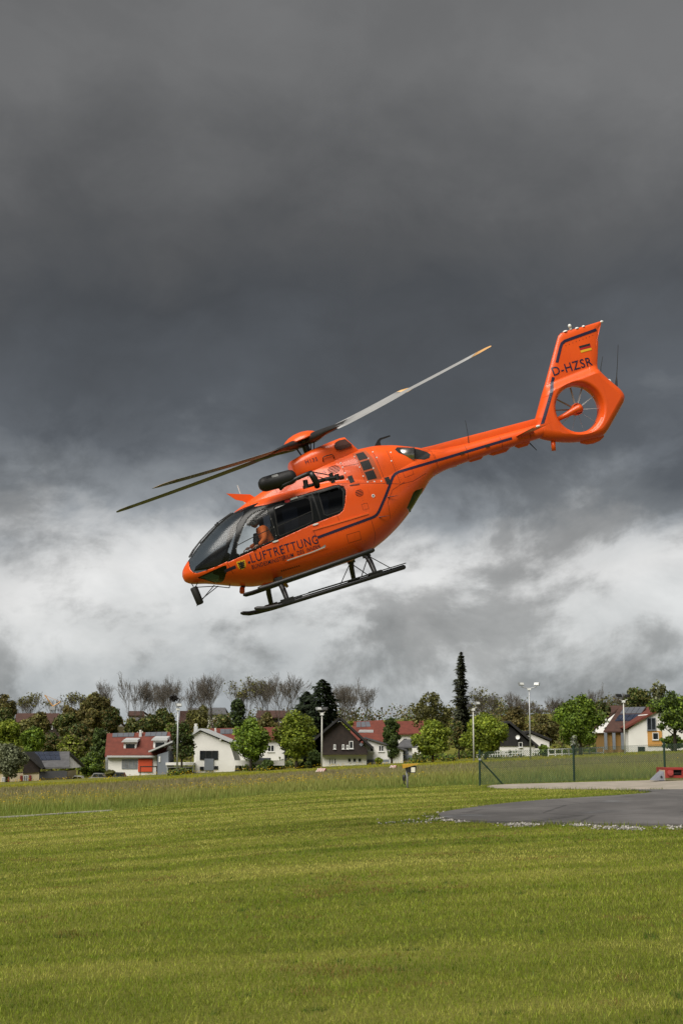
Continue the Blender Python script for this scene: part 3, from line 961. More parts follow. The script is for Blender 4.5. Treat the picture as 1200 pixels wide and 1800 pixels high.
for vx, vz, rx_, rz_, k_ in ((-.235, 2.31, .125, .088, 6), (-.53, 1.69, .085, .075, 5)):
    drape('vent_recess', [circle(vx, vz, rx_, rz_, 20)], 0.003, rubber, hull, step=.03)
    for q in range(k_):
        z_ = vz - rz_ + (q + .5) * 2 * rz_ / k_
        hw = rx_ * math.sqrt(max(.02, 1 - ((z_ - vz) / rz_) ** 2))
        drape('vent_slat', [[(vx + hw, z_), (vx - hw, z_), (vx - hw, z_ + rz_ / k_ * .8), (vx + hw, z_ + rz_ / k_ * .8)]], 0.010, orange, hull, step=.06, thick=.01)
# gearbox air intake: three dark meshes in an orange frame
drape('intake_frame', [[(-.755, 2.53), (-1.03, 2.53), (-1.07, 2.3), (-1.09, 1.85), (-.77, 1.85)]], 0.004, mat('orange_dull', (.50, .085, .015), .6), hull, step=.03, thick=.005)
for q in ([(-.79, 2.50), (-.96, 2.50), (-.98, 2.34), (-.785, 2.34)], [(-.785, 2.30), (-.98, 2.30), (-.985, 2.11), (-.785, 2.11)], [(-.79, 2.07), (-.985, 2.07), (-1.0, 1.885), (-.80, 1.89)]):
    drape('intake_mesh', [q], 0.009, rubber, hull, step=.03)
drape('lettering', text_polys('AIRBUS', .33, 2.285, .40, .062, 0.0, 1.1), 0.004, navy, hull)

# rows of small rivets along frames and stringers
rvt = MB()
def rivet_row(pts, gap, surf=ys):
    P_ = np.array(pts, float); sg = np.linalg.norm(np.diff(P_, axis=0), axis=1); L_ = np.concatenate([[0], np.cumsum(sg)])
    for q_ in np.arange(0, L_[-1], gap):
        x_ = float(np.interp(q_, L_, P_[:, 0])); z_ = float(np.interp(q_, L_, P_[:, 1]))
        rvt.lathe([(.006, -.003), (.006, .0015), (0, .0025)], 5, (x_, float(surf(x_, z_)), z_), (0, 1, 0))
for row in ([(-.55, 1.30), (-.55, 1.62)], [(-.62, .85), (-1.0, 1.02), (-1.35, 1.28)], [(.45, .70), (-.4, .74)], [(.55, 1.02), (-.6, 1.09)], [(-.12, 2.06), (-.46, 1.96), (-1.2, 1.74)], [(-1.47, 2.38), (-1.48, 1.70)], [(-1.50, 1.95), (-2.3, 1.97)], [(-1.6, 1.55), (-2.1, 1.66)], [(1.29, 1.12), (1.29, .82)], [(.64, 1.18), (.62, .88)], [(2.36, 1.05), (2.33, .88)]):
    rivet_row(row, .055)
tag(rvt.build('rivets', seam_m, hull), kind='stuff')
drape('panel_seam', ribbon([(-.60, 1.10), (-.62, .80), (-.58, .62)], .007), .0015, seam_m, hull, step=.03)
drape('panel_seam', ribbon([(.05, 1.38), (.04, 1.26)], .007), .0015, seam_m, hull, step=.03)
drape('hatch', ribbon([(-.30, .95), (-.30, .78), (-.02, .78), (-.02, .95)], .007, True), .0015, seam_m, hull, step=.03)
drape('hatch', ribbon([(-.62, 1.45), (-.62, 1.33), (-.50, 1.33), (-.50, 1.45)], .006, True), .0015, seam_m, hull, step=.03)
drape('hatch', ribbon([(-1.58, 1.88), (-1.58, 1.74), (-1.80, 1.76), (-1.80, 1.88)], .006, True), .0015, seam_m, hull, step=.03)

# ---- mast fairing on top of the cabin
def loft(name, secs, material, parent, smooth=True, cap=True, auto=True):
    """secs: rings of equal length"""
    mb_ = MB(); k = len(secs[0])
    v = [p for s in secs for p in s]
    f = []
    for i in range(len(secs) - 1):
        for j in range(k):
            j2 = (j + 1) % k
            f.append((i * k + j, i * k + j2, (i + 1) * k + j2, (i + 1) * k + j))
    if cap:
        f.append(tuple(range(k - 1, -1, -1))); f.append(tuple((len(secs) - 1) * k + j for j in range(k)))
    mb_.add(v, f)
    return mb_.build(name, material, parent, smooth=smooth, autosmooth=auto)


def mring(x, wd_, z0, z1, n_=4.0, k=36, slope=0.0):
    zc, hh = (z0 + z1) / 2, (z1 - z0) / 2
    out = []
    for q in range(k):
        t = 2 * math.pi * q / k
        c, s = math.cos(t), math.sin(t)
        out.append((x + slope * (math.copysign(abs(s) ** (2 / n_), s)), wd_ * math.copysign(abs(c) ** (2 / n_), c) * (1 - 0.10 * max(0, s)), zc + hh * math.copysign(abs(s) ** (2 / n_), s)))
    return out


fair = loft('mast_fairing', [mring(.52, .27, 2.34, 2.70), mring(.49, .32, 2.33, 2.745), mring(.30, .35, 2.32, 2.795), mring(.08, .355, 2.3, 2.845), mring(-.3, .35, 2.3, 2.895), mring(-.62, .33, 2.3, 2.93), mring(-.72, .315, 2.3, 2.925, slope=-.0), mring(-.80, .30, 2.3, 2.80), mring(-.90, .28, 2.3, 2.63)], orange, heli)
fy = lambda x, z: np.where(np.asarray(z) > 2.6, 0.345, 0.352) - 0.05 * np.clip((np.asarray(z) - 2.74) / .15, 0, 1) - 0.03 * np.clip((-.45 - np.asarray(x)) / .35, 0, 1)
drape('lettering', text_polys('H135', .26, 2.585, .26, .075, .004, 1.1), 0.012, navy, fair, surf=fy)
drape('intake_mesh', [[(-.42, 2.79), (-.47, 2.845), (-.55, 2.87), (-.69, 2.865), (-.79, 2.70), (-.70, 2.675), (-.52, 2.665), (-.43, 2.72)]], 0.020, mat('intake_brown', (.05, .012, .006), .8), fair, surf=fy, step=.05, thick=.03)
hand = MB(); hand.tube([(-.10, .36, 2.53), (-.11, .385, 2.60), (-.14, .39, 2.625), (-.30, .385, 2.625), (-.335, .385, 2.60), (-.34, .36, 2.53)], .010, 6)
hand.build('grab_handle', satin_black, fair, smooth=True)

# ---- engine exhausts
for s_ in (1, -1):
    EX = [(-1.62, 2.37), (-1.70, 2.41), (-1.95, 2.345), (-2.15, 2.25), (-2.31, 2.14), (-2.34, 2.08), (-2.28, 2.01), (-2.15, 2.0), (-1.95, 2.07), (-1.80, 2.17), (-1.66, 2.28)]
    drape('exhaust_recess', [EX], 0.004, rubber, hull, step=.03, side=s_)
    ax = Vector((-.93, .34 * s_, -.28)).normalized()
    p0 = Vector((-1.60, .20 * s_, 2.27))
    pipe = MB(); prof = [(.150, 0), (.152, .20), (.158, .44), (.150, .44), (.144, .20), (.140, .0)]
    pipe.lathe(prof, 28, p0, ax)
    pipe.build('exhaust_pipe', steel, heli, smooth=True)
    plug = MB(); plug.lathe([(.0, .10), (.14, .10)], 20, p0, ax); plug.build('exhaust_throat', rubber, heli)

# ---- tail boom
def boom():
    xs = np.linspace(-2.38, -5.02, 60); NP = 48
    ph = np.linspace(0, 2 * math.pi, NP, endpoint=False)
    X, PH = np.meshgrid(xs, ph, indexing='ij')
    r_, zm = ring_r(X, PH)
    V = np.stack([X, r_ * np.cos(PH), zm + r_ * np.sin(PH)], -1).reshape(-1, 3)
    i, j = np.meshgrid(np.arange(len(xs) - 1), np.arange(NP), indexing='ij'); j2 = (j + 1) % NP
    F = np.stack([i * NP + j, (i + 1) * NP + j, (i + 1) * NP + j2, i * NP + j2], -1).reshape(-1, 4)
    return mk_fast('tail_boom', V, F, orange, heli, smooth=True)


tb = boom()
drape('stripe', ribbon([(-2.36, 1.915), (-2.9, 1.925), (-3.6, 1.935), (-4.2, 1.94)], ST_W), 0.003, navy, tb)
for bx_ in (-2.42, -3.15, -3.95, -4.62):
    drape('frame_seam', ribbon([(bx_, 1.78), (bx_, 2.06)], .008), .0015, seam_m, tb, step=.03)
# drive shaft cover along the top of the boom
secs = []
for x_, zt, wd_ in ((-2.10, 2.27, .03), (-2.30, 2.275, .075), (-2.55, 2.262, .085), (-3.0, 2.258, .085), (-4.0, 2.235, .08), (-5.0, 2.215, .075)):
    secs.append([(x_, wd_ * c, 2.02 + (zt - 2.02) * (0.0 if s < 0 else s)) for c, s in ((1, -1), (1.0, .2), (.98, .7), (.8, .92), (.4, 1), (-.4, 1), (-.8, .92), (-.98, .7), (-1.0, .2), (-1, -1))])
loft('drive_shaft_cover', secs, orange, tb)
for bx_ in (-3.03, -3.62):
    drape('boom_fitting', [[(bx_ + .05, 1.90), (bx_ - .05, 1.90), (bx_ - .04, 1.955), (bx_ + .04, 1.955)]], .018, rubber, tb, thick=.02)
# shallow fairings under the boom
for bx_, l_ in ((-2.75, .5), (-3.35, .4), (-3.9, .5), (-4.45, .35)):
    q = [mring(bx_ + l_ / 2, .01, 1.76, 1.80, 2.5, 16), mring(bx_ + l_ * .3, .05, 1.705, 1.86, 2.5, 16), mring(bx_ - l_ * .3, .05, 1.705, 1.86, 2.5, 16), mring(bx_ - l_ / 2, .01, 1.76, 1.80, 2.5, 16)]
    loft('boom_blister', q, orange, tb)


# ---- tailplane
def foil(le, chord, y_, z_, th, k=14):
    out = []
    for q in range(k):
        t = 2 * math.pi * q / k
        xx = (1 - math.cos(t)) / 2
        out.append((le - chord * xx, y_, z_ + th * math.sin(t) * (1 - .55 * xx)))
    return out


loft('tailplane', [foil(-4.30, .42, yy, 1.955, .028) for yy in (-1.22, -1.18, -.6, 0, .6, 1.18, 1.22)], orange, tb)
for s_ in (1, -1):
    lp = MB(); lp.lathe([(.0, -.05), (.022, -.03), (.024, .03), (.0, .05)], 10, (-4.42, 1.235 * s_, 1.955), (1, 0, 0)); lp.build('position_light', white_p, tb)

# ---- fin and shrouded tail rotor
FIN = [(-4.86, 2.11), (-4.91, 2.23), (-5.16, 2.60), (-5.40, 2.955), (-5.66, 3.345), (-5.90, 3.70), (-5.97, 3.80), (-6.05, 3.85), (-6.20, 3.862), (-6.6, 3.862), (-7.03, 3.875), (-7.03, 3.84), (-6.91, 3.72), (-6.81, 3.42), (-6.71, 3.15), (-6.62, 2.93), (-6.63, 2.83), (-6.69, 2.72), (-6.80, 2.55), (-6.93, 2.37), (-6.99, 2.25), (-7.005, 2.15), (-6.97, 2.05), (-6.80, 1.90), (-6.60, 1.72), (-6.42, 1.56), (-6.27, 1.46), (-6.10, 1.43), (-5.85, 1.455), (-5.60, 1.49), (-5.36, 1.555), (-5.11, 1.65), (-4.86, 1.78), (-4.80, 1.86), (-4.80, 2.0)]
def round_off(pts, lo, hi, it=2):
    p = list(pts[lo:hi])
    for _ in range(it):
        q = [p[0]]
        for a_, b_ in zip(p[:-1], p[1:]):
            q += [(a_[0] * .75 + b_[0] * .25, a_[1] * .75 + b_[1] * .25), (a_[0] * .25 + b_[0] * .75, a_[1] * .25 + b_[1] * .75)]
        p = q + [p[-1]]
    return list(pts[:lo]) + p + list(pts[hi:])


FIN = round_off(FIN, 13, len(FIN))
DC = (-5.865, 2.165); DR = 0.505


def fin_mesh():
    P = np.array(FIN); Q = np.roll(P, -1, axis=0)
    NA = 480; NR = 80
    V = []
    def hit(a):
        dx, dz = math.cos(a), math.sin(a)
        best = None
        for (ax, az), (bx_, bz_) in zip(P, Q):
            ex, ez = bx_ - ax, bz_ - az
            den = dx * ez - dz * ex
            if abs(den) < 1e-9: continue
            t = ((ax - DC[0]) * ez - (az - DC[1]) * ex) / den
            u_ = ((ax - DC[0]) * dz - (az - DC[1]) * dx) / den
            if t > 0 and -1e-6 <= u_ <= 1 + 1e-6: best = t if best is None else max(best, t)
        return best
    angs = sorted(set([2 * math.pi * i / NA for i in range(NA)] + [math.atan2(p[1] - DC[1], p[0] - DC[0]) % (2 * math.pi) for p in FIN]))
    prof = [(0.0, -0.03), (.004, .03)]                       # filled below
    rings = []
    for a in angs:
        ro = hit(a); dx, dz = math.cos(a), math.sin(a)
        col_ = []
        s = np.concatenate([np.linspace(0, .12, 8) ** 1.0, np.linspace(.15, 1, NR - 8)])
        for q in s:
            r_ = DR + .045 + (ro - DR - .045) * q
            col_.append((DC[0] + dx * r_, DC[1] + dz * r_))
        rings.append(col_)
    Rg = np.array(rings)                                      # (angles, radial, 2)
    x_, z_ = Rg[..., 0], Rg[..., 1]
    d, _, _ = near_edge(x_, z_, FIN)
    rad = np.hypot(x_ - DC[0], z_ - DC[1])
    T = 0.225 - 0.145 * sstep(2.70, 2.93, z_ + 0.10 * (x_ + 5.9)) - .03 * sstep(3.0, 3.9, z_)
    T = T - .07 * sstep(-5.35, -4.85, x_) * (z_ < 2.6)
    trail = sstep(-6.35, -6.75, x_) * (z_ > 2.85)
    d0 = np.where(z_ > 2.85, .16 + .10 * trail, .20)
    T = T * np.sqrt(np.clip(1 - (1 - np.clip(d / d0, 0, 1)) ** 2, 0, 1))
    T = T * (1 - .35 * trail)
    lip = np.clip((rad - DR - .045) / .07, 0, 1)
    T = np.minimum(T, .165 + .055 * np.sqrt(np.clip(1 - (1 - lip) ** 2, 0, 1)))
    T = np.where(rad < DR + .05, np.minimum(T, .165), T)
    na, nr = x_.shape
    # duct wall first, then the side faces, then mirrored
    verts, faces = [], []
    duct_y = [(.165, .045), (.12, .012), (.07, 0.0), (0.0, 0.0), (-.07, 0.0), (-.12, .012), (-.165, .045)]
    for i, a in enumerate(angs):
        for k in range(nr - 1, 0, -1): verts.append((x_[i, k], T[i, k] if k < nr - 1 else 0.002, z_[i, k]))
        for (yy, dr) in duct_y: verts.append((DC[0] + math.cos(a) * (DR + dr), yy, DC[1] + math.sin(a) * (DR + dr)))
        for k in range(1, nr): verts.append((x_[i, k], -T[i, k] if k < nr - 1 else -0.002, z_[i, k]))
    m_ = 2 * (nr - 1) + len(duct_y)
    for i in range(na):
        i2 = (i + 1) % na
        for k in range(m_ - 1): faces.append((i * m_ + k, i * m_ + k + 1, i2 * m_ + k + 1, i2 * m_ + k))
        faces.append((i * m_ + m_ - 1, i * m_, i2 * m_, i2 * m_ + m_ - 1))
    mb_ = MB(); mb_.v = verts; mb_.f = faces
    return mb_.build('tail_fin', orange, heli, smooth=True)


fin = fin_mesh()


def fin_y(x, z):
    x = np.asarray(x, float); z = np.asarray(z, float)
    d, _, _ = near_edge(x, z, FIN)
    T = 0.225 - 0.145 * sstep(2.70, 2.93, z + 0.10 * (x + 5.9)) - .03 * sstep(3.0, 3.9, z)
    T = T - .07 * sstep(-5.35, -4.85, x) * (z < 2.6)
    trail = sstep(-6.35, -6.75, x) * (z > 2.85)
    d0 = np.where(z > 2.85, .16 + .10 * trail, .20)
    T = T * np.sqrt(np.clip(1 - (1 - np.clip(d / d0, 0, 1)) ** 2, 0, 1))
    return T * (1 - .35 * trail)


drape('registration', text_polys('D-HZSR', -5.57, 2.985, .94, .195, .010, 1.08), 0.006, navy, fin, surf=fin_y)
drape('stripe', ribbon([(-4.955, 2.05), (-5.25, 2.50), (-5.55, 2.965)], .062), 0.006, navy, fin, surf=fin_y)
drape('stripe', ribbon([(-5.73, 3.25), (-5.93, 3.56), (-5.98, 3.62), (-6.06, 3.655), (-6.5, 3.69), (-6.86, 3.72)], .062), 0.006, navy, fin, surf=fin_y)
for (z0, z1, m_) in ((3.415, 3.465, rubber), (3.365, 3.415, red_f), (3.315, 3.365, yellow_f)):
    drape('flag_bar', [[(-6.33, z0), (-6.60, z0), (-6.60, z1), (-6.33, z1)]], 0.006, m_, fin, surf=fin_y)
rv = MB()
for q in range(9):
    x_ = -6.05 - .085 * q; z_ = 3.555 + .008 * q
    rv.lathe([(.009, 0), (.009, .004), (0, .005)], 6, (x_, float(fin_y(x_, z_)), z_), (0, 1, 0))
tag(rv.build('rivets', seam_m, fin), kind='stuff')
# lights and aerials on the fin
for x_, z_, s_ in ((-6.16, 3.862, .055), (-6.44, 3.862, .045), (-6.60, 3.864, .035)):
    q = MB(); q.lathe([(s_, -.01), (s_ * .95, .01), (s_ * .5, .022), (0, .026)], 12, (x_, 0, z_), (0, 0, 1)); q.build('fin_light', white_p, fin, smooth=True)
q = MB(); q.lathe([(.03, 0), (.03, .05), (.038, .055), (.038, .10), (.02, .125), (0, .13)], 12, (-6.30, 0, 3.865), (0, 0, 1)); q.build('beacon', white_p, fin, smooth=True)
q = MB(); q.lathe([(0, -.02), (.024, 0), (.03, .03), (.015, .06), (0, .065)], 12, (-7.02, 0, 3.858), (-1, 0, 0)); q.build('tail_light', white_p, fin, smooth=True)
q = MB(); q.lathe([(.05, -.01), (.045, .02), (0, .03)], 12, (-6.79, 0, 2.575), (-.6, 0, .8)); q.build('rear_light', white_p, fin, smooth=True)
q = MB(); q.tube([(-6.65, 0, 2.76), (-6.70, 0, 2.90), (-6.82, 0, 3.12)], [.010, .007, .005], 6); q.build('whip_aerial', rubber, fin)
q = MB(); q.tube([(-6.895, 0, 2.38), (-6.95, 0, 2.52), (-6.99, 0, 2.62), (-7.08, 0, 2.84), (-7.25, 0, 3.28)], [.032, .022, .009, .007, .005], 6); q.build('whip_aerial', rubber, fin)
q = MB(); q.tube([(-5.14, 0, 1.66), (-5.085, 0, 1.45)], [.05, .048], 12); q.build('tail_bumper', orange, fin, smooth=True)
loft('bumper_fairing', [mring(-5.72, .01, 1.44, 1.48, 2.5, 16), mring(-5.85, .05, 1.375, 1.55, 2.5, 16), mring(-6.0, .06, 1.355, 1.55, 2.5, 16), mring(-6.15, .06, 1.37, 1.58, 2.5, 16), mring(-6.28, .02, 1.43, 1.58, 2.5, 16)], orange, fin)

# tail rotor: ten unevenly spaced blades, hub, and the arm that carries the gearbox
tr = empty('tail_rotor', (DC[0], 0, DC[1]), heli)
q = MB(); q.lathe([(0, -.10), (.10, -.10), (.125, -.07), (.13, .07), (.115, .10), (.105, .085), (.06, .085), (.05, .11), (0, .11)], 28, (0, 0, 0), (0, 1, 0)); q.build('hub', orange, tr, smooth=True, autosmooth=True)
q = MB()
for i in range(12):
    t = 2 * math.pi * i / 12
    q.lathe([(.011, .095), (.011, .108), (0, .109)], 6, (.108 * math.cos(t), 0, .108 * math.sin(t)), (0, 1, 0))
tag(q.build('hub_bolts', seam_m, tr), kind='stuff')
ANG = [92, 123, 159, 192, 228, 268, 300, 334, 13, 42]        # measured in the side view from the nose
for a in ANG:
    t = R(180 - a) if False else R(a)
    dx, dz = math.cos(t), math.sin(t)
    vs = []
    for r_, ch, tw, th in ((.11, .038, .50, .010), (.20, .05, .5, .008), (.35, .052, .38, .006), (.497, .052, .28, .004)):
        for u_, h_ in ((-.5, 0), (0, 1), (.5, 0), (0, -1)):
            uu = u_ * ch; hh_ = h_ * th / 2
            cx_, cy_ = uu * math.sin(tw) + hh_ * math.cos(tw), uu * math.cos(tw) - hh_ * math.sin(tw)
            vs.append((dx * r_ - dz * cx_, cy_, dz * r_ + dx * cx_))
    q = MB(); q.add(vs, [(i * 4 + k, i * 4 + (k + 1) % 4, i * 4 + 4 + (k + 1) % 4, i * 4 + 4 + k) for i in range(3) for k in range(4)] + [(15, 14, 13, 12)])
    q.build('tail_rotor_blade', mat('tail_blade', (.34, .34, .34), .4), tr)
q = MB(); q.tube([(.52, .02, -.10), (.30, .06, -.06), (.10, .11, -.015), (.0, .13, .0), (-.05, .135, .01), (-.08, .13, .01)], [.045, .058, .075, .085, .075, .03], 18); q.build('gearbox_arm', orange, tr, smooth=True)

# ---- main rotor
HUB = Vector((.09, 0, 3.07))
mast_ax = Vector((.075, -.0, 1)).normalized()
q = MB(); q.lathe([(.085, -.36), (.075, -.15), (.07, .0)], 20, HUB, mast_ax); q.build('rotor_mast', dark_steel, heli, smooth=True)
q = MB(); q.lathe([(.15, -.33), (.17, -.31), (.17, -.27), (.10, -.25)], 24, HUB, mast_ax); q.build('swashplate', satin_black, heli, smooth=True)
BL = [(46.7, -5.2), (125.0, 3.6), (-135.0, 10.9), (-42.0, 0.0)]
q = MB()
for a, e in BL:
    c, s = math.cos(R(a - 18)), math.sin(R(a - 18))
    q.tube([(HUB.x + .16 * c, .16 * s, HUB.z - .30), (HUB.x + .27 * c, .27 * s, HUB.z - .05)], .012, 6)
tag(q.build('pitch_links', satin_black, heli), kind='stuff')
head = MB(); head.lathe([(0, -.10), (.13, -.09), (.20, -.05), (.21, .02), (.15, .07), (0, .08)], 24, HUB, (.13, -.07, 1)); head.build('rotor_head', satin_black, heli, smooth=True)
cap_ax = Vector((.12, .03, 1)).normalized()
cp_ = MB()
prof = [(.375, .025), (.385, .045), (.37, .08), (.31, .13), (.22, .172), (.11, .198), (0, .205)]
cp_.lathe(prof, 40, HUB + Vector((0.05, 0, 0)), cap_ax)
cp_.lathe([(.375, .025), (.35, .04), (.2, .12), (0, .15)], 40, HUB + Vector((0.05, 0, 0)), cap_ax)
cp_.build('rotor_cap', orange, heli, smooth=True, autosmooth=True)
tip_m = mat('tip_orange', (.62, .30, .10), .5, var=.15, scale=2, col2=(.60, .42, .18))
for a, e in BL:
    er = Vector((math.cos(R(e)) * math.cos(R(a)), math.cos(R(e)) * math.sin(R(a)), math.sin(R(e))))
    et = Vector((-math.sin(R(a)), math.cos(R(a)), 0))          # towards the leading edge (turns anticlockwise from above)
    en = er.cross(et)
    def ring(r_, ch, th, pitch, off=0.0, k=16, droop=0.0):
        out = []
        for i in range(k):
            t = 2 * math.pi * i / k
            u_ = math.cos(t) * .5 - .16 + off / max(ch, 1e-3)
            h_ = math.sin(t) * .5 * (0.55 + .45 * math.cos(t) if th / ch < .3 else 1)
            p = R(pitch + (13 if abs(a) > 90 else 0))
            cx_ = u_ * ch * math.cos(p) - h_ * th * math.sin(p); cz_ = u_ * ch * math.sin(p) + h_ * th * math.cos(p)
            out.append(tuple(HUB + er * r_ + et * cx_ + en * (cz_ + droop)))
        return out
    sagf = lambda r_: 0.10 * (r_ / 5.2) * (r_ / 5.2 - 1)
    cuff = [ring(.10, .16, .15, 8), ring(.20, .22, .19, 9), ring(.34, .25, .20, 10), ring(.50, .24, .17, 11), ring(.75, .20, .12, 11), ring(1.0, .20, .075, 11, droop=sagf(1.0)), ring(1.25, .25, .048, 10, droop=sagf(1.25))]
    b = loft('rotor_blade', [ring(r_, ch, .034 - .003 * r_, pt, droop=sagf(r_)) for r_, ch, pt in ((1.25, .25, 10), (1.6, .29, 9.5), (2.2, .29, 9), (3.0, .29, 8.4), (3.8, .29, 7.8), (4.45, .29, 7.2), (4.72, .285, 7))], blade_m, heli, auto=False)
    loft('blade_cuff', cuff, cuff_m, b, auto=False)
    loft('blade_tip', [ring(4.72, .286, .021, 7, droop=sagf(4.72)), ring(4.95, .26, .018, 7, -.02, droop=sagf(4.95)), ring(5.12, .17, .014, 6.5, -.07), ring(5.2, .05, .006, 6.5, -.13)], tip_m, b, auto=False)

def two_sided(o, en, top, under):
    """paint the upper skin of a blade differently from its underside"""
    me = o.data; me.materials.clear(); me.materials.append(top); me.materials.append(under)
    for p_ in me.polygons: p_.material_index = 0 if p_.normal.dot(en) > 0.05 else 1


blade_top_lit = mat('blade_top_lit', (.34, .34, .34), .5, var=.12, scale=.8)  # light grey puts the daylight on the upper skins into the colour
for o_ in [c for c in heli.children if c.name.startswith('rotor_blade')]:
    two_sided(o_, Vector((0, 0, 1)), blade_top_lit, blade_m)
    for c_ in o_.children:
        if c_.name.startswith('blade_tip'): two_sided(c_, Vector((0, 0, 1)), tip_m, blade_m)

# ---- landing gear
ug = empty('landing_gear', (0, 0, 0), heli)
for s_ in (1, -1):
    k = MB(); k.tube([(2.22, 1.0 * s_, .075), (2.17, 1.0 * s_, .06), (2.05, 1.0 * s_, .02), (1.88, 1.0 * s_, .0), (1.57, 1.0 * s_, -.015), (.4, 1.0 * s_, -.01), (-.9, 1.0 * s_, .0), (-.93, 1.0 * s_, .0)], [.02, .042, .047, .048, .048, .048, .048, .03], 12); k.build('skid_tube', satin_black, ug, smooth=True)
    k = MB()
    k.box((1.10, 1.0 * s_ - .06, .055), (-.95, 1.0 * s_ + .06, .075))
    k.build('tread_plate', satin_black, ug)
    k = MB(); k.box((1.75, 1.0 * s_ - .05, .035), (1.25, 1.0 * s_ + .05, .055)); k.build('tread_plate', satin_black, ug)
    k = MB(); k.tube([(2.05, 1.05 * s_, .425), (2.00, 1.05 * s_, .415), (1.85, 1.05 * s_, .41), (.8, 1.05 * s_, .45), (-.36, 1.05 * s_, .50), (-.41, 1.05 * s_, .50)], [.025, .046, .048, .048, .048, .03], 12)
    k.build('boarding_step', satin_black, ug, smooth=True)
    for lx in (1.55, -.30):
        k = MB(); k.tube([(lx, .0, .52), (lx, .45 * s_, .50), (lx, .72 * s_, .44), (lx, .88 * s_, .30), (lx, .98 * s_, .08), (lx, 1.0 * s_, .0)], [.05, .052, .055, .056, .05, .05], 12); k.build('cross_tube_leg', satin_black, ug, smooth=True)
        k = MB(); k.box((lx + .07, .66 * s_, .40), (lx - .07, .80 * s_, .53)); k.build('leg_clamp', rubber, ug)
        k = MB(); k.box((lx + .13, .95 * s_, .0), (lx - .13, 1.05 * s_, .085)); k.build('skid_clamp', rubber, ug)
        k = MB(); k.tube([(lx, .98 * s_, .47), (lx, .80 * s_, .47)], .028, 8); k.build('step_bracket', rubber, ug)
    for dx in (.30, -.34):
        k = MB(); k.tube([(-.30, .86 * s_, .42), (-.30 + dx, 1.0 * s_, .05)], .010, 6); k.build('brace_wire', rubber, ug)

# ---- rescue hoist above the left door
hoist = empty('rescue_hoist', (0, 0, 0), heli)
k = MB(); k.lathe([(0, -.40), (.07, -.385), (.125, -.34), (.15, -.27), (.155, .0), (.15, .27), (.125, .34), (.07, .385), (0, .40)], 24, (1.02, .86, 2.365), (1, 0, .0)); k.build('hoist_housing', mat('hoist_black', (.010, .010, .011), .55, var=.2, scale=12, bump=.3, bscale=60), hoist, smooth=True)
drape('hoist_label', [[(1.13, 2.44), (1.00, 2.44), (1.00, 2.49), (1.13, 2.49)]], .0, mat('label_grey', (.30, .31, .31), .6), hoist, surf=lambda x, z: np.full(np.shape(x), .86) + np.sqrt(np.clip(.158 ** 2 - (np.asarray(z) - 2.365) ** 2, 0, 1)))
k = MB(); k.tube([(1.03, .88, 2.20), (.95, .93, 2.24), (.70, .95, 2.29), (.45, .93, 2.325), (.32, .92, 2.33)], [.05, .05, .042, .045, .05], 12); k.build('hoist_arm', satin_black, hoist, smooth=True)
k = MB(); k.tube([(.35, .93, 2.34), (.32, .92, 2.25), (.28, .88, 2.12), (.27, .80, 2.04)], [.055, .065, .07, .06], 12); k.build('hoist_post', satin_black, hoist, smooth=True)
k = MB(); k.tube([(.50, .86, 2.07), (.48, .86, 2.23)], .05, 10); k.tube([(.55, .80, 2.10), (.30, .80, 2.10)], .035, 8); k.build('hoist_bracket', satin_black, hoist)
k = MB(); k.tube([(.24, .88, 2.13), (.05, .86, 2.13), (-.12, .84, 2.11)], [.04, .042, .045], 10)
k.tube([(-.06, .84, 2.02), (-.06, .84, 2.22)], .045, 10); k.tube([(-.16, .84, 2.05), (-.17, .84, 2.17)], .05, 10); k.tube([(-.22, .82, 2.08), (-.30, .8, 2.08)], .045, 8); k.build('hoist_strut', satin_black, hoist, smooth=False)
k = MB(); k.tube([(.30, .93, 2.34), (.15, .90, 2.27), (.0, .86, 2.20), (-.1, .84, 2.18)], .012, 6); k.tube([(.40, .90, 2.30), (.20, .93, 2.20), (.05, .92, 2.10), (.0, .88, 2.06)], .010, 6); k.build('hoist_cable', rubber, hoist)
k = MB(); k.lathe([(0, -.03), (.028, 0), (0, .03)], 10, (1.04, .93, 2.26), (0, 1, 0)); k.build('hoist_bolt', white_p, hoist)
drape('door_lamp', ribbon([(.85, 1.945), (.70, 1.955)], .035), .02, white_p, hull, thick=.02)
drape('door_tag', [circle(.92, 1.935, .06, .032, 12)], .018, red_f, hull, thick=.02)

# ---- wire cutters, aerials, wipers, mirror
k = MB()
k.prism([(1.94, -.014, 2.475), (1.70, -.014, 2.395), (1.48, -.014, 2.325), (1.38, -.014, 2.22), (1.60, -.014, 2.18), (1.66, -.014, 2.235), (1.79, -.014, 2.30)], (0, .028, 0)); k.build('wire_cutter', orange, heli)
k = MB(); k.tube([(1.58, -.2, 2.12), (1.63, -.2, 2.36), (1.64, -.2, 2.60)], [.014, .011, .008], 6); k.build('stub_aerial', white_p, heli)
k = MB(); k.prism([(-1.30, -.02, 2.56), (-1.46, -.02, 2.54), (-1.465, -.02, 2.64), (-1.50, -.02, 2.675), (-1.71, -.02, 2.69), (-1.71, -.02, 2.72), (-1.48, -.02, 2.715), (-1.43, -.02, 2.69)], (0, .04, 0)); k.build('bent_aerial', satin_black, heli)
k = MB(); k.tube([(-3.27, .09, 2.06), (-3.29, .09, 2.09)], .02, 8); k.tube([(-3.28, .09, 2.09), (-3.33, .09, 2.33), (-3.36, .09, 2.58)], [.008, .006, .004], 6); k.build('whip_aerial', rubber, heli)
k = MB(); k.tube([(-4.56, 0, 1.79), (-4.62, 0, 1.74), (-4.72, 0, 1.56)], [.03, .012, .007], 6); k.build('whip_aerial', rubber, heli)
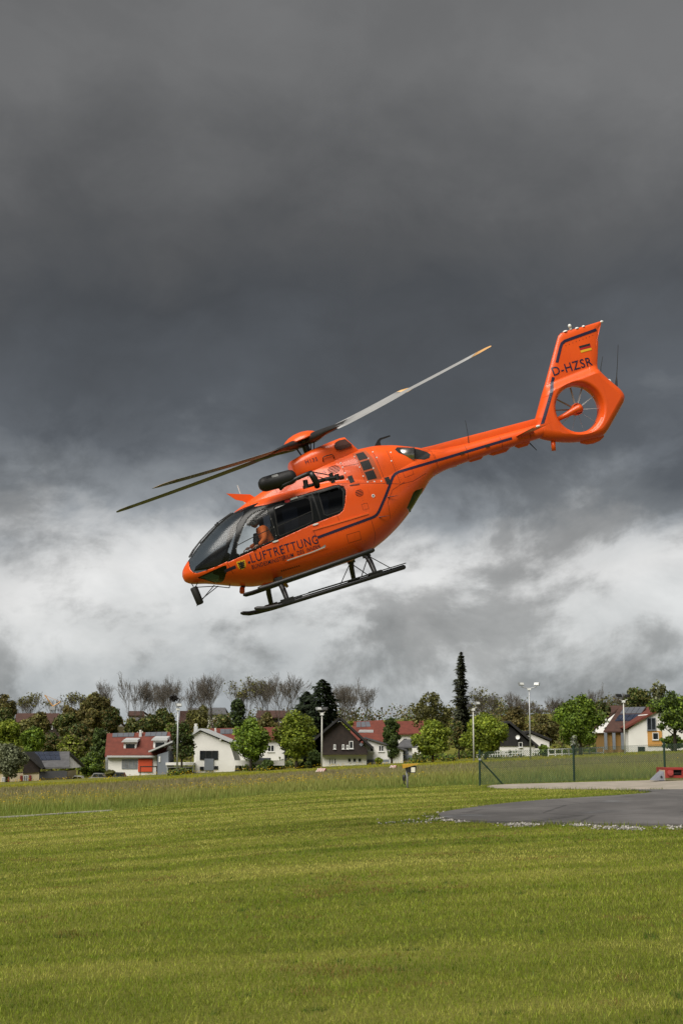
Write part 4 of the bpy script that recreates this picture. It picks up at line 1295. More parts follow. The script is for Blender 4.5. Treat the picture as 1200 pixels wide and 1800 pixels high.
for s_ in (1, -1):
    def on(x_, y_):
        """point of the windscreen above (x, y)"""
        zz_ = np.linspace(1.15, 2.3, 400); yy_ = ys(np.full(400, x_), zz_)
        i = np.where(yy_ >= abs(y_))[0]
        return float(zz_[i[-1]]) if len(i) else 1.2
    pts = [(x_, y_ * s_, on(x_, y_) + o_) for x_, y_, o_ in ((3.02, .12, .04), (2.9, .13, .05), (2.7, .13, .055), (2.5, .14, .05), (2.25, .15, .045), (1.98, .17, .035))]
    k = MB(); k.tube(pts, [.018, .016, .012, .011, .010, .008], 8); k.build('wiper_arm', satin_black, hull)
    pts = [(x_, y_ * s_, on(x_, y_) + .015) for x_, y_ in ((2.72, .16), (2.5, .17), (2.3, .18), (2.1, .19), (1.95, .20))]
    k = MB(); k.tube(pts, .012, 8); k.build('wiper_blade', rubber, hull)
    k = MB(); k.tube([(2.30, .155 * s_, on(2.30, .15) + .01), (2.31, .155 * s_, on(2.3, .15) + .06)], .022, 8); k.build('wiper_joint', rubber, hull)
mir = empty('nose_mirror', (0, 0, 0), heli)
k = MB(); k.lathe([(0, -.19), (.055, -.185), (.075, -.16), (.078, .16), (.06, .185), (0, .19)], 16, (3.115, .12, .655), (.10, 0, 1)); k.build('mirror_housing', rubber, mir, smooth=True)
k = MB()
for a, b in (((3.13, .12, .85), (3.15, .12, .92)), ((3.09, .16, .84), (3.03, .16, .90)), ((3.12, .12, .83), (2.72, .14, .735)), ((3.18, .12, .46), (2.72, .10, .76)), ((3.08, .16, .55), (2.66, .18, .72)), ((3.18, .12, .46), (3.10, .12, .50)), ((2.72, .12, .735), (2.45, .14, .62)), ((2.45, .14, .62), (2.42, .14, .70))):
    k.tube([a, b], .010, 6)
k.build('mirror_frame', rubber, mir)
k = MB(); k.lathe([(.02, -.08), (.05, -.07), (.055, .03), (.03, .06), (0, .065)], 14, (2.22, .12, .49), (.35, 0, -1)); k.build('landing_lamp', orange, heli, smooth=True)
k = MB(); k.lathe([(0, 0), (.05, 0), (.045, .03), (0, .035)], 14, (2.185, .12, .55), (-.35, 0, 1)); k.build('landing_lamp_lens', satin_black, heli)
k = MB(); k.box((1.78, -.12, .39), (1.60, .14, .50)); k.build('belly_fairing', orange, heli)
k = MB(); k.tube([(1.32, -.2, .46), (1.25, -.2, .30)], [.05, .03], 10); k.build('belly_lamp', mat('brass', (.30, .18, .05), .4, .8), heli)
# a row of stencilled marks low on the belly side
tag(drape('stencil_marks', [[(x_ + .025, .615), (x_, .615), (x_, .645), (x_ + .025, .645)] for x_ in np.arange(1.05, 1.45, .045)], .003, seam_m, hull), kind='stuff')
# static wicks and small sensors
for x_, z_ in ((-1.12, 1.44), (-.82, 1.10)):
    y_ = float(ys(x_, z_))
    k = MB(); k.tube([(x_ + .06, y_ - .01, z_ + .01), (x_, y_ + .03, z_), (x_ - .16, y_ + .05, z_ - .02)], [.014, .012, .004], 6); k.build('static_probe', seam_m, hull)

# ---- window details: rivet dots round the cockpit window, sliding panes
def outline_points(poly, step):
    P = np.array(poly + poly[:1]); seg = np.linalg.norm(np.diff(P, axis=0), axis=1); L = np.concatenate([[0], np.cumsum(seg)])
    s = np.arange(0, L[-1], step)
    return np.stack([np.interp(s, L, P[:, 0]), np.interp(s, L, P[:, 1])], 1)


k = MB()
for x_, z_ in outline_points(PWIN, .17):
    k.lathe([(.0065, -.004), (.0065, .004), (0, .006)], 6, (x_, float(ys(x_, z_)) + .006, z_), (0, 1, 0))
tag(k.build('window_screws', white_p, hull), kind='stuff')
for poly, nm in ((PWIN, 'window_seal'), (CWIN, 'window_seal'), (AWIN, 'window_seal')):
    drape(nm, ribbon(poly, .022, True), .006, rubber, hull, thick=.006)
drape('window_rail', ribbon([(2.16, 1.36), (1.75, 1.44), (1.35, 1.50)], .016), .006, rubber, hull)
drape('window_rail', ribbon([(1.86, 1.70), (1.6, 1.745), (1.35, 1.78)], .014), .006, rubber, hull)
drape('window_rail', ribbon([(1.28, 1.50), (.9, 1.55), (.53, 1.60)], .016), .006, rubber, hull)
drape('window_rail', ribbon([(.40, 1.38), (.40, 1.93)], .03), .006, satin_black, hull, thick=.008)

# ---- cockpit and cabin
cab = empty('cabin', (0, 0, 0), heli)
k = MB()
for y0, y1 in ((-.48, .48),):
    k.box((2.18, y0, .74), (-.3, y1, .78))
k.build('cabin_floor', dark_trim, cab)
k = MB(); k.prism([(2.28, -.36, .78), (2.62, -.36, 1.0), (2.56, -.36, 1.33), (2.36, -.36, 1.36), (2.22, -.36, 1.20)], (0, .72, 0)); k.build('instrument_panel', dark_trim, cab)
k = MB(); k.prism([(2.98, -.30, 1.16), (2.92, -.30, 1.24), (2.55, -.48, 1.40), (2.34, -.52, 1.45), (2.30, -.52, 1.40), (2.55, -.45, 1.10)], (0, .6, 0)); k.v = [(x, y if y < 0 else (0.30 if x > 2.7 else .5), z) for x, y, z in k.v]; k.build('glare_shield', dark_trim, cab)
k = MB(); k.box((2.30, -.11, .78), (1.55, .11, 1.02)); k.build('centre_console', dark_trim, cab)
k = MB(); k.prism([(.45, -.66, .78), (.50, -.66, .78), (.50, -.66, 1.95), (.45, -.66, 1.95)], (0, 1.32, 0)); k.build('bulkhead', dark_trim, cab)
k = MB(); k.box((1.70, -.10, 1.90), (1.15, .10, 2.02)); k.build('overhead_panel', dark_trim, cab)
seat_m = mat('seat_cloth', (.030, .031, .034), .9, var=.2, scale=9)
for s_ in (1, -1):
    st = MB(); st.prism([(1.72, .18 * s_, .93), (1.74, .18 * s_, 1.02), (1.30, .18 * s_, .99), (1.26, .18 * s_, .90)], (0, .42 * s_, 0)); st.build('seat_cushion', seat_m, cab)
    st = MB(); st.prism([(1.33, .19 * s_, .95), (1.17, .19 * s_, 1.62), (1.07, .19 * s_, 1.61), (1.22, .19 * s_, .92)], (0, .40 * s_, 0)); st.build('seat_back', seat_m, cab)
    st = MB(); st.prism([(1.16, .27 * s_, 1.63), (1.12, .27 * s_, 1.86), (1.04, .27 * s_, 1.85), (1.07, .27 * s_, 1.62)], (0, .24 * s_, 0)); st.build('headrest', seat_m, cab)
    st = MB(); st.box((1.62, .25 * s_, .78), (1.36, .53 * s_, .92)); st.build('seat_base', dark_trim, cab)

# ================================================================== THE CREW MEMBER
hv = mat('hi_vis_orange', (1.0, .21, .035), .8, var=.08, scale=14)
skin_m = mat('skin', (.52, .28, .19), .55, var=.08, scale=20)
helm_m = mat('helmet_grey', (.16, .17, .19), .35, var=.1)


def skin_obj(name, pts, edges, radii, material, parent, root=0, sub=2):
    me = bpy.data.meshes.new(name); me.from_pydata(pts, edges, []); me.update()
    o = bpy.data.objects.new(name, me); COL.objects.link(o); o.parent = parent
    md = o.modifiers.new('skin', 'SKIN'); md.use_smooth_shade = True
    sv = me.skin_vertices[0].data if len(me.skin_vertices) else None
    if sv is None:
        bm = bmesh.new(); bm.from_mesh(me); bm.verts.layers.skin.verify(); bm.to_mesh(me); bm.free(); sv = me.skin_vertices[0].data
    for i, r_ in enumerate(radii):
        sv[i].radius = (r_, r_) if np.isscalar(r_) else r_
        sv[i].use_root = (i == root)
    s2 = o.modifiers.new('sub', 'SUBSURF'); s2.levels = sub; s2.render_levels = sub
    me.materials.append(material)
    return o


person = empty('person'); person.matrix_world = HM
tag(person, 'crew member in orange jacket and grey helmet leaning forward behind the cockpit window', 'person')
BY = .40
bp = [(1.40, BY, 1.04), (1.44, BY, 1.20), (1.50, BY, 1.38), (1.55, BY, 1.52), (1.585, BY, 1.60),      # spine 0-4
      (1.53, BY + .17, 1.545), (1.56, BY + .23, 1.33), (1.70, BY + .17, 1.255),                        # near arm 5-7
      (1.53, BY - .17, 1.545), (1.62, BY - .22, 1.32), (1.84, BY - .12, 1.27),                         # far arm 8-10
      (1.47, BY + .10, 1.04), (1.90, BY + .13, 1.16), (2.12, BY + .10, .88),                           # near leg 11-13
      (1.47, BY - .10, 1.04), (1.90, BY - .12, 1.16), (2.14, BY - .10, .88)]                           # far leg 14-16
be = [(0, 1), (1, 2), (2, 3), (3, 4), (3, 5), (5, 6), (6, 7), (3, 8), (8, 9), (9, 10), (0, 11), (11, 12), (12, 13), (0, 14), (14, 15), (15, 16)]
br = [.15, .145, .155, .13, .06, .085, .062, .045, .085, .062, .045, .10, .078, .055, .10, .078, .055]
skin_obj('body', bp, be, br, hv, person)
hd = skin_obj('head', [(1.60, BY, 1.62), (1.635, BY, 1.68), (1.665, BY, 1.735), (1.67, BY, 1.80)], [(0, 1), (1, 2), (2, 3)], [.052, .07, .088, .075], skin_m, person)
k = MB(); k.tube([(1.735, BY, 1.735), (1.775, BY, 1.712), (1.765, BY, 1.70)], [.014, .017, .010], 8); k.build('nose', skin_m, hd, smooth=True)
for s_ in (1, -1):
    k = MB(); k.lathe([(0, -.012), (.012, 0), (0, .012)], 10, (1.742, BY + .032 * s_, 1.755), (1, 0, 0)); k.build('eye', rubber, hd)
k = MB(); k.tube([(1.742, BY - .025, 1.680), (1.750, BY, 1.678), (1.742, BY + .025, 1.680)], .007, 6); k.build('mouth', mat('lips', (.35, .10, .08), .5), hd)
k = MB(); k.lathe([(0, .142), (.06, .135), (.105, .105), (.132, .05), (.136, .0), (.130, -.05), (.115, -.075)], 28, (1.650, BY, 1.755), (-.25, 0, 1)); k.build('helmet', helm_m, person, smooth=True)
for s_ in (1, -1):
    k = MB(); k.lathe([(0, .03), (.045, .025), (.055, 0), (.05, -.02)], 16, (1.645, BY + .115 * s_, 1.70), (0, s_, 0)); k.build('ear_cup', helm_m, person, smooth=True)
k = MB(); k.lathe([(.138, .02), (.140, .06), (.128, .085)], 28, (1.665, BY, 1.73), (-.1, 0, 1)); k.build('visor', gloss_black, person, smooth=True)
for (wx, wy, wz, s_) in ((1.70, BY + .17, 1.255, 1), (1.84, BY - .12, 1.27, -1)):
    hp = [(wx, wy, wz), (wx + .045, wy - .015 * s_, wz - .005), (wx + .085, wy - .02 * s_, wz - .01)]
    he = [(0, 1), (1, 2)]; hr = [.028, .034, .030]
    for q, (dy, ln) in enumerate(((.028, .060), (.010, .072), (-.010, .068), (-.028, .052))):
        i0 = len(hp)
        hp += [(wx + .10, wy - .02 * s_ + dy, wz - .012), (wx + .10 + ln * .55, wy - .02 * s_ + dy, wz - .028), (wx + .10 + ln * .8, wy - .02 * s_ + dy, wz - .058)]
        he += [(2, i0), (i0, i0 + 1), (i0 + 1, i0 + 2)]; hr += [.0095, .009, .008]
    i0 = len(hp)
    hp += [(wx + .055, wy - .055 * s_, wz - .015), (wx + .095, wy - .065 * s_, wz - .035)]
    he += [(1, i0), (i0, i0 + 1)]; hr += [.011, .009]
    skin_obj('hand', hp, he, hr, skin_m, person, sub=1)
k = MB(); k.tube([(1.66, BY - .06, 1.50), (1.69, BY - .02, 1.36), (1.70, BY + .02, 1.22)], [.05, .075, .06], 12); k.build('dark_vest', mat('vest_black', (.012, .013, .015), .8), person, smooth=True)
for s_ in (1, -1):
    k = MB(); k.tube([(2.13, BY + .10 * s_, .86), (2.17, BY + .10 * s_, .82), (2.28, BY + .10 * s_, .81)], [.05, .055, .04], 12); k.build('boot', rubber, person, smooth=True)

# ================================================================== HOUSES ACROSS THE FIELD
white_wall = mat('white_render', (.70, .69, .66), .9, var=.05, scale=.6)
cream_wall = mat('cream_render', (.62, .52, .36), .9, var=.06, scale=.6)
ochre_wall = mat('ochre_render', (.50, .26, .07), .9, var=.06, scale=.6)
grey_wall = mat('grey_cladding', (.17, .19, .22), .8, var=.1, scale=1)
brown_wood = mat('dark_timber', (.030, .018, .013), .8, var=.3, scale=2)
black_wood = mat('black_timber', (.018, .017, .017), .8, var=.3, scale=2)
red_tile = mat('red_tile', (.15, .034, .020), .85, var=.2, scale=1.5, bump=.4, bscale=6)
brown_tile = mat('brown_tile', (.075, .034, .024), .85, var=.25, scale=1.5, bump=.4, bscale=6)
grey_tile = mat('grey_tile', (.10, .10, .105), .8, var=.2, scale=1.5, bump=.4, bscale=6)
verge_m = mat('verge_grey', (.42, .43, .43), .7, var=.05)
frame_m = mat('window_frame_white', (.68, .68, .66), .6, var=.05)
pane_m = mat('window_pane', (.018, .022, .028), .08, var=.3, scale=.8)
curtain_m = mat('curtained_pane', (.25, .26, .27), .3, var=.3, scale=1.5)
solar_m = mat('solar_panel', (.035, .045, .075), .25, var=.3, scale=1.2)
solar_g = mat('solar_panel_grey', (.13, .14, .16), .3, var=.15, scale=.5)
red_panel = mat('red_panel', (.50, .060, .015), .7, var=.06)
shutter_m = mat('red_shutter', (.26, .035, .03), .7, var=.1)


def P(px, py, Y):
    return tuple(at(px, py, Y))


def house(name, label, Y, group='houses across the field'):
    o = empty(name)
    tag(o, label, 'house', group)
    o['Y'] = Y
    return o


def face_wall(o, outline, Y, depth, material, name='wall', down=1.5):
    """outline: pixel polygon of the front; lowest points run on down into the ground"""
    ys_ = [q[1] for q in outline]; low = max(ys_)
    pts = [P(x, y, Y) for x, y in outline]
    pts = [(p[0], p[1], p[2] - (down if abs(q[1] - low) < 6 else 0)) for p, q in zip(pts, outline)]
    m_ = MB(); m_.prism(pts, (0, depth, 0))
    return m_.build(name, material, o)


def slab(o, a, b, Y, depth, th, material, name='roof', front=.4, back=.3, par=None):
    """roof plane over a gable that faces the camera: a, b are its ends in the picture"""
    A, B = np.array(P(*a, Y)), np.array(P(*b, Y))
    d = B - A; d[1] = 0; d /= np.linalg.norm(d); nrm = np.array((-d[2], 0, d[0]))
    if nrm[2] < 0: nrm = -nrm
    m_ = MB()
    m_.prism([tuple(A + np.array((0, -front, 0))), tuple(B + np.array((0, -front, 0))), tuple(B + nrm * th + np.array((0, -front, 0))), tuple(A + nrm * th + np.array((0, -front, 0)))], (0, depth + front + back, 0))
    return m_.build(name, material, par or o)


def eave_roof(o, eave, ridge, Y, depth, th, material, name='roof'):
    """roof whose long side faces the camera: eave = (x0, x1, y) at Y, ridge = (x0, x1, y) half the depth behind"""
    Ye = Y - .5; Yr = Y + depth / 2
    e0, e1 = np.array(P(eave[0], eave[2], Ye)), np.array(P(eave[1], eave[3] if len(eave) > 3 else eave[2], Ye))
    r0, r1 = np.array(P(ridge[0], ridge[2], Yr)), np.array(P(ridge[1], ridge[3] if len(ridge) > 3 else ridge[2], Yr))
    m_ = MB(); up = np.array((0, 0, th))
    m_.add([e0, e1, r1, r0, e0 + up, e1 + up, r1 + up, r0 + up], [(0, 3, 2, 1), (4, 5, 6, 7), (0, 1, 5, 4), (1, 2, 6, 5), (2, 3, 7, 6), (3, 0, 4, 7)])
    b0, b1 = e0 + np.array((0, depth + 1, 0)), e1 + np.array((0, depth + 1, 0))
    m_.add([r0, r1, b1, b0, r0 + up, r1 + up, b1 + up, b0 + up], [(0, 3, 2, 1), (4, 5, 6, 7), (0, 1, 5, 4), (1, 2, 6, 5), (2, 3, 7, 6), (3, 0, 4, 7)])
    r_ = m_.build(name, material, o)
    g = MB()                                                  # gable ends under the roof
    for k, (e, r__, b) in enumerate(((e0, r0, b0), (e1, r1, b1))):
        ins = .25 if k == 0 else -.25
        q = [e + np.array((ins, .5, -.02)), r__ + np.array((ins, 0, -.02)), b + np.array((ins, -.5, -.02))]
        g.prism([tuple(v) for v in q], (ins * .6, 0, 0))
    g.build('gable', white_wall, o)
    return r_, (e0, e1, r0, r1)


def window(o, x0, y0, x1, y1, Y, cols=1, rows=1, frame=frame_m, pane=pane_m, fr=.09, sill=True, name='window'):
    A, B = P(x0, y1, Y), P(x1, y0, Y)
    yf = Y - .05
    m_ = MB()
    ax, bx_, az, bz_ = A[0], B[0], A[2], B[2]
    m_.box((ax, yf, az), (bx_, yf + .04, az + fr)); m_.box((ax, yf, bz_ - fr), (bx_, yf + .04, bz_))
    m_.box((ax, yf, az + fr), (ax + fr, yf + .04, bz_ - fr)); m_.box((bx_ - fr, yf, az + fr), (bx_, yf + .04, bz_ - fr))
    for c in range(1, cols):
        cx_ = ax + (bx_ - ax) * c / cols; m_.box((cx_ - fr / 2, yf, az + fr), (cx_ + fr / 2, yf + .04, bz_ - fr))
    if sill: m_.box((ax - .08, yf - .06, az - .07), (bx_ + .08, yf + .03, az - .004))
    f_ = m_.build(name, frame, o)
    for c in range(cols):
        u0 = ax + (bx_ - ax) * c / cols + (fr if c == 0 else fr / 2); u1 = ax + (bx_ - ax) * (c + 1) / cols - (fr if c == cols - 1 else fr / 2)
        p_ = MB(); p_.box((u0, yf + .012, az + fr), (u1, yf + .030, bz_ - fr)); p_.build('pane', pane, f_)
    return f_


def block(o, x0, y0, x1, y1, Y, depth, material, name, par=None):
    A, B = P(x0, y1, Y), P(x1, y0, Y)
    m_ = MB(); m_.box((A[0], Y, A[2]), (B[0], Y + depth, B[2]))
    return m_.build(name, material, par or o)


def chimney(o, x, y0, y1, wpx, Y, material=verge_m):
    c = block(o, x - wpx / 2, y0 + 3, x + wpx / 2, y1, Y, wpx / FPX * Y, material, 'chimney')
    A = P(x, y0 + 3, Y); r_ = wpx / FPX * Y * .36
    m_ = MB(); m_.lathe([(r_, 0), (r_, .18), (r_ * 1.25, .2), (r_ * 1.25, .3), (0, .33)], 10, (A[0], Y + r_ * 1.4, A[2]), (0, 0, 1)); m_.build('chimney_pot', white_wall, c)
    return c


# --- white house with a red tiled roof and two dormers
o = house('dormer_house', 'white house with red tiled roof, two dormers and a red front panel', 182)
Y = 182
face_wall(o, [(190, 1329), (276, 1329), (276, 1359), (190, 1362)], Y, 9, white_wall)
rf, q = eave_roof(o, (184, 290, 1331, 1329), (188, 302, 1292, 1289), Y, 9, .18, red_tile)


def on_roof(q, u, v, lift=0.0):
    e0, e1, r0, r1 = q
    p = (e0 * (1 - u) + e1 * u) * (1 - v) + (r0 * (1 - u) + r1 * u) * v
    return p + np.array((0, 0, .2 + lift))


def roof_patch(o, q, u0, u1, v0, v1, material, name, par):
    m_ = MB(); a = [on_roof(q, u, v, .02) for u, v in ((u0, v0), (u1, v0), (u1, v1), (u0, v1))]
    m_.prism([tuple(p) for p in a], (0, 0, .08)); return m_.build(name, material, par)


for k in range(4):
    roof_patch(o, q, .09 + .085 * k, .17 + .085 * k, .80, .96, solar_g, 'solar_panel', rf)
    roof_patch(o, q, .60 + .085 * k, .68 + .085 * k, .80, .96, solar_g, 'solar_panel', rf)


def dormer(o, x0, y0, x1, y1, Y, yroof, wallm=white_wall):
    d = block(o, x0, y0 + 3, x1, y1, Y, 3.0, wallm, 'dormer')
    A, B = P(x0 - 4, y0 + 4, Y - .4), P(x1 + 2, y0, Y - .4)
    m_ = MB(); m_.prism([(A[0], Y - .4, A[2]), (B[0], Y - .4, A[2]), (B[0], Y - .4, B[2]), (A[0] + .25, Y - .4, B[2])], (0, 3.6, .35)); m_.build('dormer_roof', verge_m, d)
    w_ = window(o, x0 + 2.5, y0 + 6, x1 - 1.5, y1 - 2, Y - .02, 1, name='dormer_window')
    return d


dormer(o, 217, 1301, 240, 1325, 183.0, 0)
dormer(o, 269, 1298, 292, 1322, 183.0, 0)
chimney(o, 246.5, 1285, 1301, 5, 185.5)
window(o, 214, 1335.5, 242, 1352, Y - .02, 4, frame=grey_wall, pane=curtain_m, sill=False)
block(o, 242.5, 1334, 268, 1357, Y - .15, .12, red_panel, 'red_panel')
A = P(246, 1348, Y - 1.2); B = P(276, 1352, Y - 1.2)
m_ = MB(); m_.box((A[0], Y - 1.2, A[2] - .07), (B[0], Y - 1.1, A[2] + .07)); m_.box((A[0], Y - 1.2, A[2] - 1.2), (A[0] + .1, Y - 1.1, A[2])); m_.box((B[0] - .1, Y - 1.2, A[2] - 1.2), (B[0], Y - 1.1, A[2])); m_.build('terrace_rail', brown_wood, o)
block(o, 184.5, 1329, 189.6, 1364, Y + .6, 5, verge_m, 'side_annex')
m_ = MB(); A, B = P(188, 1328.5, Y - .55), P(276, 1331, Y - .55); m_.box((A[0], Y - .62, B[2] - .05), (B[0], Y - .52, A[2])); m_.build('gutter', verge_m, rf)

# --- low grey garage and covered store in between
o = house('grey_annex', 'low grey annex with a sloping roof between the two white houses', 180)
Y = 180
face_wall(o, [(277, 1327), (296, 1321), (296, 1358), (277, 1360)], Y, 6, grey_wall)
slab(o, (262, 1323), (306, 1304), Y, 6, .18, verge_m)
window(o, 279, 1330, 282, 1340, Y - .02, sill=False)
o = house('carport', 'flat roofed carport with a white fascia beside the white gable house', 179)
Y = 179
block(o, 291, 1341, 340.5, 1345.5, Y, 5, white_wall, 'roof_fascia')
block(o, 292, 1347.5, 340, 1350, Y + .3, .12, verge_m, 'beam')
for x_ in (293, 312, 338): block(o, x_, 1345.6, x_ + 1.6, 1368, Y + .2, .12, verge_m, 'post')
block(o, 292, 1350, 340, 1368, Y + 4.5, .2, grey_wall, 'back_wall')

# --- white gable house
o = house('gable_house', 'white gable house with grey verge and one wide dark window', 181)
Y = 181
face_wall(o, [(338.5, 1293), (351.5, 1286), (356, 1287), (404, 1308), (414, 1342), (411, 1352), (342, 1356), (341, 1330)], Y, 10, white_wall)
slab(o, (301, 1317), (352.5, 1283.5), Y, 10, .22, verge_m); slab(o, (352.2, 1283.5), (408, 1307), Y, 10, .22, verge_m)
chimney(o, 344, 1274, 1290, 7, Y + 3)
w_ = window(o, 351, 1320, 383.5, 1336, Y - .02, 3, frame=black_wood, sill=False)
block(o, 359, 1334, 375.5, 1354.5, Y - .2, .2, grey_wall, 'door')
window(o, 351, 1348, 358.5, 1355, Y - .02, sill=False, frame=black_wood); window(o, 376, 1347, 383.5, 1353, Y - .02, sill=False, frame=black_wood)
m_ = MB(); A = P(388, 1300, Y - .1); m_.lathe([(.14, 0), (.14, .2), (0, .22)], 10, A, (0, -1, 0)); m_.build('wall_lamp', white_wall, o)

# --- red roofed house behind it
o = house('hidden_red_roof_house', 'house with red tiled roof and solar strip half hidden behind the white gable', 205)
Y = 205
face_wall(o, [(372, 1300), (500, 1300), (500, 1340), (372, 1340)], Y, 9, white_wall)
rf, q = eave_roof(o, (368, 505, 1303, 1301), (368, 505, 1283, 1280), Y, 9, .18, red_tile)
for k in range(3): roof_patch(o, q, .14 + .065 * k, .20 + .065 * k, .45, .85, solar_g, 'solar_panel', rf)
chimney(o, 378.5, 1281, 1291, 4, Y + 2)
window(o, 440, 1310, 452, 1322, Y - .02, 2); window(o, 470, 1310, 482, 1322, Y - .02, 2)

# --- low white garden wall and shed between the two round trees
o = empty('garden_wall'); tag(o, 'low white wall between the two round maple trees', 'wall')
block(o, 400, 1337, 500, 1346, 179, .3, white_wall, 'wall'); block(o, 452, 1333, 474, 1340, 180.5, 3, grey_wall, 'shed')

# --- dark timber chalet
o = house('timber_chalet', 'dark brown timber chalet with white ground floor under the big pine', 196)
Y = 196
face_wall(o, [(566, 1328), (644, 1325), (644, 1342), (566, 1345)], Y, 10, white_wall)
face_wall(o, [(566, 1327.8), (566, 1290), (597, 1268), (645, 1318), (645, 1325)], Y - .15, 10.2, brown_wood, 'timber_gable', down=0)
slab(o, (597, 1264), (654, 1317), Y, 10, .3, black_wood, front=.9); slab(o, (530, 1322), (597.4, 1264), Y, 10, .3, black_wood, front=.9)
block(o, 564, 1323.5, 646, 1327.2, Y - 1.0, .9, brown_wood, 'balcony')
window(o, 613.5, 1303, 620.5, 1316.5, Y - .2, 1); window(o, 586, 1309, 590, 1317, Y - .2); window(o, 601, 1309, 605, 1317, Y - .2); window(o, 608.5, 1310, 612.5, 1317, Y - .2)
for k in range(3): window(o, 577.5 + 4.6 * k, 1333, 581.5 + 4.6 * k, 1344, Y - .02, sill=False)
for k in range(3): window(o, 610.5 + 9 * k, 1332.5, 617.5 + 9 * k, 1340.8, Y - .02, sill=False)
m_ = MB(); c = P(634.5, 1309, Y - .2); m_.prism([(c[0] - .28, Y - .25, c[2]), (c[0], Y - .25, c[2] - .28), (c[0] + .28, Y - .25, c[2]), (c[0], Y - .25, c[2] + .28)], (0, .1, 0)); m_.build('gable_ornament', grey_wall, o)

# --- white house with shallow grey roof, red roofed house behind it
o = house('shallow_gable_house', 'white house with shallow grey roof beside the timber chalet', 200)
Y = 200
face_wall(o, [(640, 1304), (648, 1299), (656, 1300), (708, 1320), (708, 1338), (645, 1341), (638, 1325)], Y, 9, white_wall)
slab(o, (641, 1298.5), (714, 1320.5), Y, 9, .22, grey_tile); slab(o, (626, 1310), (641.3, 1298.5), Y, 9, .22, grey_tile)
window(o, 650, 1311, 657, 1322, Y - .02, 1); window(o, 665, 1310.5, 674.5, 1321.5, Y - .02, 2)
block(o, 645, 1335.5, 684, 1340, Y - .6, .2, grey_wall, 'plinth'); block(o, 646, 1320.5, 656, 1323.5, Y - .6, .6, frame_m, 'window_box')
o = house('red_dormer_house', 'house with broad red tiled roof and dormer behind the shallow gable', 214)
Y = 214
face_wall(o, [(620, 1302), (690, 1302), (690, 1335), (620, 1335)], Y, 9, white_wall)
rf, q = eave_roof(o, (612, 692, 1308, 1306), (618, 672, 1271, 1268), Y, 9, .18, red_tile)
for k in range(3): roof_patch(o, q, .16 + .14 * k, .285 + .14 * k, .70, .93, solar_g, 'solar_panel', rf)
dormer(o, 633, 1284, 654, 1298, 216, 0)
window(o, 682, 1308, 688, 1316, Y - .02)
o = house('small_grey_house', 'small white house with dark hipped roof beside the yellow green tree', 206)
Y = 206
face_wall(o, [(707, 1315), (724, 1315), (724, 1336), (707, 1338)], Y, 6, white_wall)
eave_roof(o, (698, 732, 1316, 1315), (708, 724, 1303, 1302), Y, 6, .2, grey_tile)
block(o, 709, 1315.5, 717.5, 1326, Y - .1, .1, grey_wall, 'shutter'); block(o, 707, 1328, 724, 1334, Y - .3, .1, grey_wall, 'railing')
o = house('far_red_roof_house', 'red roof showing behind the rounded thuja', 250)
Y = 250
face_wall(o, [(695, 1288), (745, 1288), (745, 1320), (695, 1320)], Y, 9, white_wall)
eave_roof(o, (692, 748, 1292, 1291), (696, 744, 1270, 1269), Y, 9, .18, red_tile)
window(o, 708, 1298, 716, 1308, Y - .02)

# --- black gable by the tall floodlight
o = house('black_gable_house', 'house with black timber gable and white base beside the tall floodlight', 214)
Y = 214
face_wall(o, [(878, 1312), (940, 1310), (940, 1331), (878, 1333)], Y, 9, white_wall)
face_wall(o, [(878, 1311.8), (878, 1285), (895, 1276), (938, 1312)], Y - .15, 9.2, black_wood, 'timber_gable', down=0)
slab(o, (893, 1271), (945, 1316), Y, 9, .35, black_wood, front=.8); slab(o, (850, 1300), (893.4, 1271), Y, 9, .35, black_wood, front=.8)
m_ = MB(); c = P(910, 1296.5, Y - .5); m_.lathe([(0, 0), (.2, .03), (.32, .12), (.33, .13), (.2, .05), (0, .02)], 16, c, (-.4, -1, .2)); m_.build('satellite_dish', frame_m, o)
window(o, 911, 1305, 918, 1314, Y - .2)
o = house('white_gable_behind', 'plain white gable behind the black timber gable', 226)
Y = 226
face_wall(o, [(922, 1294), (933, 1290), (965, 1304), (965, 1322), (922, 1322)], Y, 9, white_wall)
slab(o, (931, 1288), (968, 1303), Y, 9, .35, black_wood); slab(o, (916, 1294), (931.3, 1288), Y, 9, .35, black_wood)
window(o, 949, 1307, 954, 1316, Y - .02, sill=False)

# --- house with solar roof at the right
o = house('solar_roof_house', 'white and ochre house with red roof covered in solar panels', 212)
Y = 212
face_wall(o, [(1104, 1283), (1137.5, 1256), (1180, 1245), (1215, 1262), (1215, 1316), (1104, 1320)], Y, 12, white_wall)
block(o, 1138.5, 1285, 1163, 1312, Y - .12, .1, ochre_wall, 'ochre_panel')
slab(o, (1098, 1282), (1178, 1238), Y, 12, .28, red_tile); slab(o, (1177.6, 1238), (1235, 1268), Y, 12, .28, red_tile)
window(o, 1137, 1262, 1152, 1284, Y - .15, 2, frame=grey_wall); window(o, 1146.5, 1288, 1157, 1301, Y - .15, 1)
